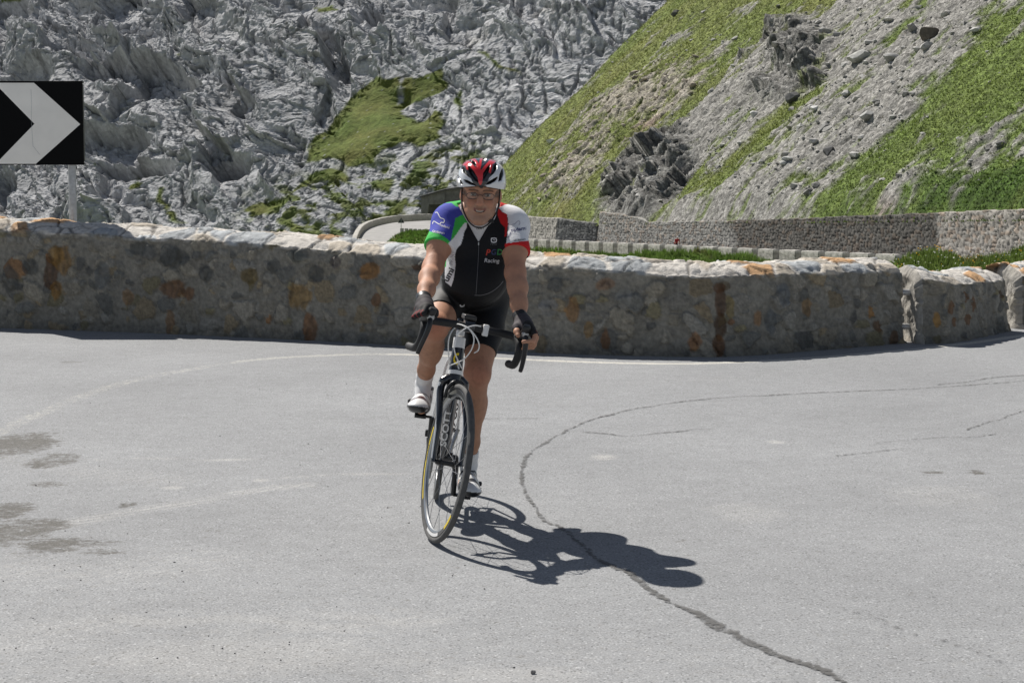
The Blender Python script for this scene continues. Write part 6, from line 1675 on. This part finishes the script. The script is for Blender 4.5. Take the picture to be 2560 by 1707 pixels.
inv = vsd > .5; hcol[inv] = (.010, .010, .011); hcol[rear] = (.01, .01, .011)
# inner shell closes the underside
inner = hc + np.stack([loc[..., 0] * .80, loc[..., 1] * .84, loc[..., 2] * .80 + .002], -1) @ HM.T
VH = np.vstack([HW2.reshape(-1, 3), inner.reshape(-1, 3)]); off_ = nu * nv
F1 = grid_faces(nu, nv, True); F2 = (grid_faces(nu, nv, True) + off_)[:, ::-1]
iu = np.arange(nu); F3 = np.stack([iu * nv, iu * nv + off_, ((iu + 1) % nu) * nv + off_, ((iu + 1) % nu) * nv], -1)
M_HELM = mat_attr("helmet_shell", rough=.16, var=.02, nscale=30, bump=0, spec=.5, coat=.8)
helmet = person_part("helmet", VH, np.vstack([F1, F2, F3]), M_HELM, person, np.vstack([hcol.reshape(-1, 3), np.full((off_, 3), .012)]))
helmet["label"] = "glossy red, white and black vented cycling helmet"
fb = MB(); c = H(.002, .118, .040) - ORG; fb.lathe(c, hf, [(0, .006), (.008, .005), (.010, 0), (.010, -.02)], 14); fb.build("front_pad", M_DARKP, helmet)
M_STRAP = mat_plain("webbing", (.013, .013, .014), rough=.7)
for q in (-1, 1):
    P = [H(q * .081, .030, .030), H(q * .080, .026, -.020), H(q * .072, .030, -.070), H(q * .048, .040, -.116), H(q * .02, .055, -.138), H(0, .058, -.141)]
    MB().tube(spline(np.array(P) - ORG, 7), .0031, 8).build("chin_strap", M_STRAP, helmet)
    P = [H(q * .080, -.055, .030), H(q * .084, -.03, -.030), H(q * .074, .022, -.068)]
    MB().tube(spline(np.array(P) - ORG, 7), .0030, 8).build("side_strap", M_STRAP, helmet)
bk = MB(); bk.box(H(.050, .046, -.112) - ORG, (.012, .006, .008)); bk.build("strap_buckle", M_STRAP, helmet, bevel=.002)

# glasses
M_FRAME = mat_plain("spectacle_frame", (.06, .052, .048), rough=.35, metal=.5)
def lens_mat():
    k = NT("spectacle_lens"); gl = k.n("ShaderNodeBsdfGlossy"); gl.inputs["Roughness"].default_value = .03
    tr = k.n("ShaderNodeBsdfTransparent"); tr.inputs["Color"].default_value = (.93, .94, .94, 1); fz = k.n("ShaderNodeFresnel"); fz.inputs["IOR"].default_value = 1.6
    mx = k.n("ShaderNodeMixShader"); k.l(fz.outputs[0], mx.inputs[0]); k.l(tr.outputs[0], mx.inputs[1]); k.l(gl.outputs[0], mx.inputs[2]); k.l(mx.outputs[0], k.t.nodes["Material Output"].inputs["Surface"]); return k.m
M_LENS = lens_mat()
gls = MB()
def lens_pts(q, s=1.0):
    t = np.linspace(0, 2 * np.pi, 28, endpoint=False); ex = np.sign(np.cos(t)) * np.abs(np.cos(t)) ** .75 * .0235 * s; ez = np.sign(np.sin(t)) * np.abs(np.sin(t)) ** .75 * .0135 * s
    return np.array([H(q * .034 + a, .103 - .10 * abs(a + q * .034) ** 1.0 * .25, -.004 + b) for a, b in zip(ex, ez)]) - ORG
for q in (-1, 1):
    P = lens_pts(q); gls.tube(np.vstack([P, P[:1], P[1:2]]), .0014, 6, caps=False)
    gls.tube(np.array([H(q * .057, .097, .000), H(q * .073, .075, .004), H(q * .080, .01, .004)]) - ORG, .0012, 6)
gls.tube(np.array([H(-.011, .104, -.002), H(0, .108, .002), H(.011, .104, -.002)]) - ORG, .0011, 6)
gl_o = gls.build("glasses", M_FRAME, person)
for q in (-1, 1):
    P = lens_pts(q, .97); c = P.mean(0) + hf * .002
    MB().add(np.vstack([P, c]), [[i, (i + 1) % 28, 28] for i in range(28)]).build("lens", M_LENS, gl_o)

# ---------------------------------------------------------------- lettering and marks lying on the cloth and the frame
def hit(bvh, px, py, off=.0016):
    dx, dy, dz = ray(px, py); d = Vector((float(dx), float(dy), float(dz))).normalized()
    r_ = bvh.ray_cast(Vector((0, 0, CAMZ)), d)
    if r_[0] is None: return None
    return np.array(r_[0] - d * off)
def text_mesh(txt, shear=0, bold=0):
    cu_ = bpy.data.curves.new("t", 'FONT'); cu_.body = txt; cu_.size = 1; cu_.align_x = 'CENTER'; cu_.align_y = 'CENTER'; cu_.shear = shear; cu_.offset = bold; cu_.resolution_u = 3
    o = bpy.data.objects.new("t", cu_); C.objects.link(o); dg = bpy.context.evaluated_depsgraph_get(); me = bpy.data.meshes.new_from_object(o.evaluated_get(dg)); bpy.data.objects.remove(o)
    bm = bmesh.new(); bm.from_mesh(me); bmesh.ops.triangulate(bm, faces=bm.faces[:])
    for _ in range(3): bmesh.ops.subdivide_edges(bm, edges=[e for e in bm.edges if e.calc_length() > .13], cuts=1); bmesh.ops.triangulate(bm, faces=[f for f in bm.faces if len(f.verts) > 3])
    bm.to_mesh(me); bm.free()
    V = np.array([v.co for v in me.vertices]); F = [list(p.vertices) for p in me.polygons]; return V[:, :2], F
def lay(name, pts, F, bvhs, mat, parent, org=ORG, inv=None):
    out = []
    for a, b in pts:
        best = None
        for bv in bvhs:
            h_ = hit(bv, a, b)
            if h_ is not None and (best is None or h_[1] < best[1]): best = h_
        out.append(best)
    F = [f for f in F if all(out[i] is not None for i in f)]
    if not F: return None
    used = sorted({i for f in F for i in f}); mp = {i: k for k, i in enumerate(used)}
    V = [out[i] - org if inv is None else inv(out[i]) for i in used]
    return MB().add(V, [[mp[i] for i in f] for f in F]).build(name, mat, parent, sm=False)
def text_on(name, txt, cx, cy, size, ang, bvhs, mat, parent, sx=1.0, shear=0, bold=0, **kw):
    V, F = text_mesh(txt, shear, bold); a = R(ang); x = V[:, 0] * size * sx; y = V[:, 1] * size
    return lay(name, list(zip(cx + x * math.cos(a) + y * math.sin(a), cy + x * math.sin(a) - y * math.cos(a))), F, bvhs, mat, parent, **kw)
def stroke_on(name, pts, w, bvhs, mat, parent, n=5, **kw):
    P = spline(np.array(pts, float), n); t = np.gradient(P, axis=0); t /= np.linalg.norm(t, axis=1, keepdims=True); nn_ = np.stack([-t[:, 1], t[:, 0]], -1)
    Q = np.concatenate([P + nn_ * w / 2, P - nn_ * w / 2]); k = len(P)
    return lay(name, Q.tolist(), [[i, i + 1, k + i + 1, k + i] for i in range(k - 1)], bvhs, mat, parent, **kw)
K_W = mat_plain("print_white", (.70, .70, .72), rough=.7, var=.02); K_N = mat_plain("print_navy", (.035, .04, .15), rough=.7, var=.02); K_R = mat_plain("print_red", (.55, .05, .03), rough=.7, var=.02)
K_B = mat_plain("print_blue", (.035, .05, .14), rough=.7, var=.02); K_G = mat_plain("print_green", (.04, .27, .08), rough=.7, var=.02); K_K = mat_plain("print_black", (.012, .012, .014), rough=.7, var=.02); K_GY = mat_plain("print_grey", (.42, .40, .46), rough=.7, var=.02); K_GD = mat_plain("print_grey_dark", (.13, .13, .14), rough=.7, var=.02)
text_on("lettering", "Racing", 1229, 652, 14.5, 2, [JB], K_W, jersey, shear=.15, bold=.01)
text_on("lettering", "P", 1219, 632, 21, 0, [JB], K_R, jersey, shear=.2, bold=.02); text_on("lettering", "G", 1234, 631, 19, 0, [JB], K_B, jersey, shear=.1, bold=.02); text_on("lettering", "D", 1249, 631, 20, 0, [JB], K_G, jersey, shear=.1, bold=.02)
text_on("lettering", "revo", 1234, 610, 9, 2, [JB], K_GD, jersey, shear=.2)
sq = [(1229, 596), (1240, 596), (1240, 605), (1229, 605)]; stroke_on("emblem", sq + [sq[0], (1231, 596)], 2.8, [JB], K_W, jersey, n=2); stroke_on("emblem", [(1232.5, 600), (1236.5, 600), (1236.5, 602)], 1.4, [JB], K_W, jersey, n=2)
text_on("lettering", "radam:", 1297, 573, 12.5, -9, [JB], K_N, jersey, bold=.02, sx=1.15)
stroke_on("outline_mark", [(1278, 562), (1287, 560), (1293, 554), (1298, 553), (1300, 558), (1297, 563)], 1.6, [JB], K_GY, jersey); stroke_on("outline_mark", [(1277, 580), (1274, 588), (1269, 594)], 1.6, [JB], K_N, jersey)
text_on("lettering", "QUBINO", 1299, 600, 6.5, -4, [JB], K_K, jersey, sx=1.2, bold=.01)
stroke_on("outline_mark", [(1088, 532), (1093, 531), (1097, 538), (1101, 545), (1108, 547), (1111, 551), (1109, 557), (1103, 556), (1099, 561), (1095, 559), (1090, 556), (1084, 553), (1081, 560)], 2.0, [JB], K_W, jersey, n=2)
text_on("lettering", "radami", 1112, 566, 9, 18, [JB], K_W, jersey, bold=.01); text_on("lettering", "QUBINO", 1096, 581, 7.0, 12, [JB], K_W, jersey, sx=1.15, bold=.02)
text_on("lettering", "umi", 1122, 687, 22, -62, [JB], K_K, jersey, bold=.03, sx=1.1); text_on("lettering", "PRINT", 1130, 645, 13, -82, [JB], K_GY, jersey)
text_on("lettering", "CRAFT", 1200, 572, 5, -3, [UB], K_K, under, sx=1.3, bold=.02)
stroke_on("zip", [(1197, 604), (1196, 640), (1193, 690), (1190, 735)], 1.2, [JB], K_GD, jersey); stroke_on("zip_pull", [(1196.5, 606), (1196.5, 613)], 2.6, [JB], M_ALU, jersey, n=2)
stroke_on("hem_piping", [(1186, 738), (1205, 738), (1228, 730), (1247, 716), (1258, 703)], 1.6, [JB, SB_], K_GD, jersey)
stroke_on("emblem", [(1150, 762), (1153, 766), (1159, 765), (1161, 761)], 2.6, [SB_], K_W, shorts)
# word on the down tube
dtv = np.array([MBK @ v.co for v in down_tube.data.vertices]); DB = BVHTree.FromPolygons(dtv.tolist(), [list(p.vertices) for p in down_tube.data.polygons])
dpx, dpy = pxof(np.array([b2w(p) for p in DT])); o_ = np.argsort(dpy); cxs = float(np.interp(1072, dpy[o_], dpx[o_]))
text_on("lettering", "SCOTT", cxs - 2, 1070, 22, math.degrees(math.atan2(dpy[-1] - dpy[0], dpx[-1] - dpx[0])), [DB], M_FWHT, down_tube, bold=.03, sx=1.32, inv=w2b)

# ---------------------------------------------------------------- far cyclist in red on the lower road
def far_rider():
    s0 = 32.0; x, y = hill_xy(s0, t_par(s0) + 2.0); z = zr(s0); D = np.array([-HC[0], -HC[1], 0]); D /= np.linalg.norm(D); Lq = np.array([-D[1], D[0], 0])
    W = lambda a, b, c: D * a + Lq * b + np.array([0, 0, 1.]) * c
    root = empty("bicycle", (x, y, z)); root.scale = (.72,) * 3; mb = MB()
    tag(root, "tiny bicycle under the distant red cyclist on the lower road", "bicycle")
    for nm, a in (("front_wheel", .5), ("rear_wheel", -.48)):
        MB().tube([W(a + .33 * math.cos(t), 0, .335 + .33 * math.sin(t)) for t in np.linspace(0, 2 * np.pi, 25)], .015, 6, caps=False).build(nm, M_TYRE, root)
    for a, b in (((-.48, 0, .335), (0, 0, .27)), ((0, 0, .27), (-.15, 0, .9)), ((-.13, 0, .8), (.36, 0, .84)), ((0, 0, .27), (.38, 0, .76)), ((.35, 0, .88), (.5, 0, .335)), ((-.14, 0, .78), (-.48, 0, .335)), ((.38, -.2, .93), (.38, .2, .93))): mb.tube([W(*a), W(*b)], .017, 6)
    mb.build("frame", M_FBLK, root)
    F = SDF((-1.1, -1.1, 0), (1.1, 1.1, 1.8), .03); T = F
    hip, ch, nk, hd = W(-.12, 0, .98), W(.12, 0, 1.25), W(.24, 0, 1.38), W(.34, 0, 1.50)
    T.chain([hip, ch, nk], [.14, .15, .07], .05); T.cap(W(.22, -.15, 1.33), W(.22, .15, 1.33), .07, .07, .03); T.ell(hd, (.085, .085, .11), k=.02)
    for q in (-1, 1):
        T.chain([W(.22, q * .17, 1.33), W(.32, q * .21, 1.1), W(.42, q * .19, .96)], [.055, .048, .04], .02)
        T.chain([hip + Lq * q * .08, W(.2, q * .1, .75 if q > 0 else .9), W(.0, q * .1, .25 if q > 0 else .5)], [.09, .065, .045], .03); T.cap(W(-.06, q * .1, .17 if q > 0 else .42), W(.14, q * .1, .15 if q > 0 else .40), .045, .04, .02)
    V, Fc = T.mesh(); col = np.tile(np.array([.5, .30, .2]), (len(V), 1)); d_ = V @ D; 
    col[(V[:, 2] > .98) & (V[:, 2] < 1.43) & (np.abs(V @ Lq) < .27) & (d_ < .33)] = (.30, .03, .03); col[(V[:, 2] <= .98) & (V[:, 2] > .62)] = (.02, .02, .02); col[V[:, 2] < .2] = (.6, .6, .6)
    o = np_mesh("person", V, Fc, M_CLOTH, None, col=col); o.location = (x, y, z); o.scale = (.72,) * 3
    tag(o, "tiny distant cyclist in a red jersey above the parapet of the lower road", "person")
    hm = MB(); hm.lathe(hd + np.array([0, 0, .04]), (0, 0, 1), [(.10, 0), (.098, .04), (.07, .085), (0, .105)], 12); hm.build("helmet", K_W, o)
far_rider()
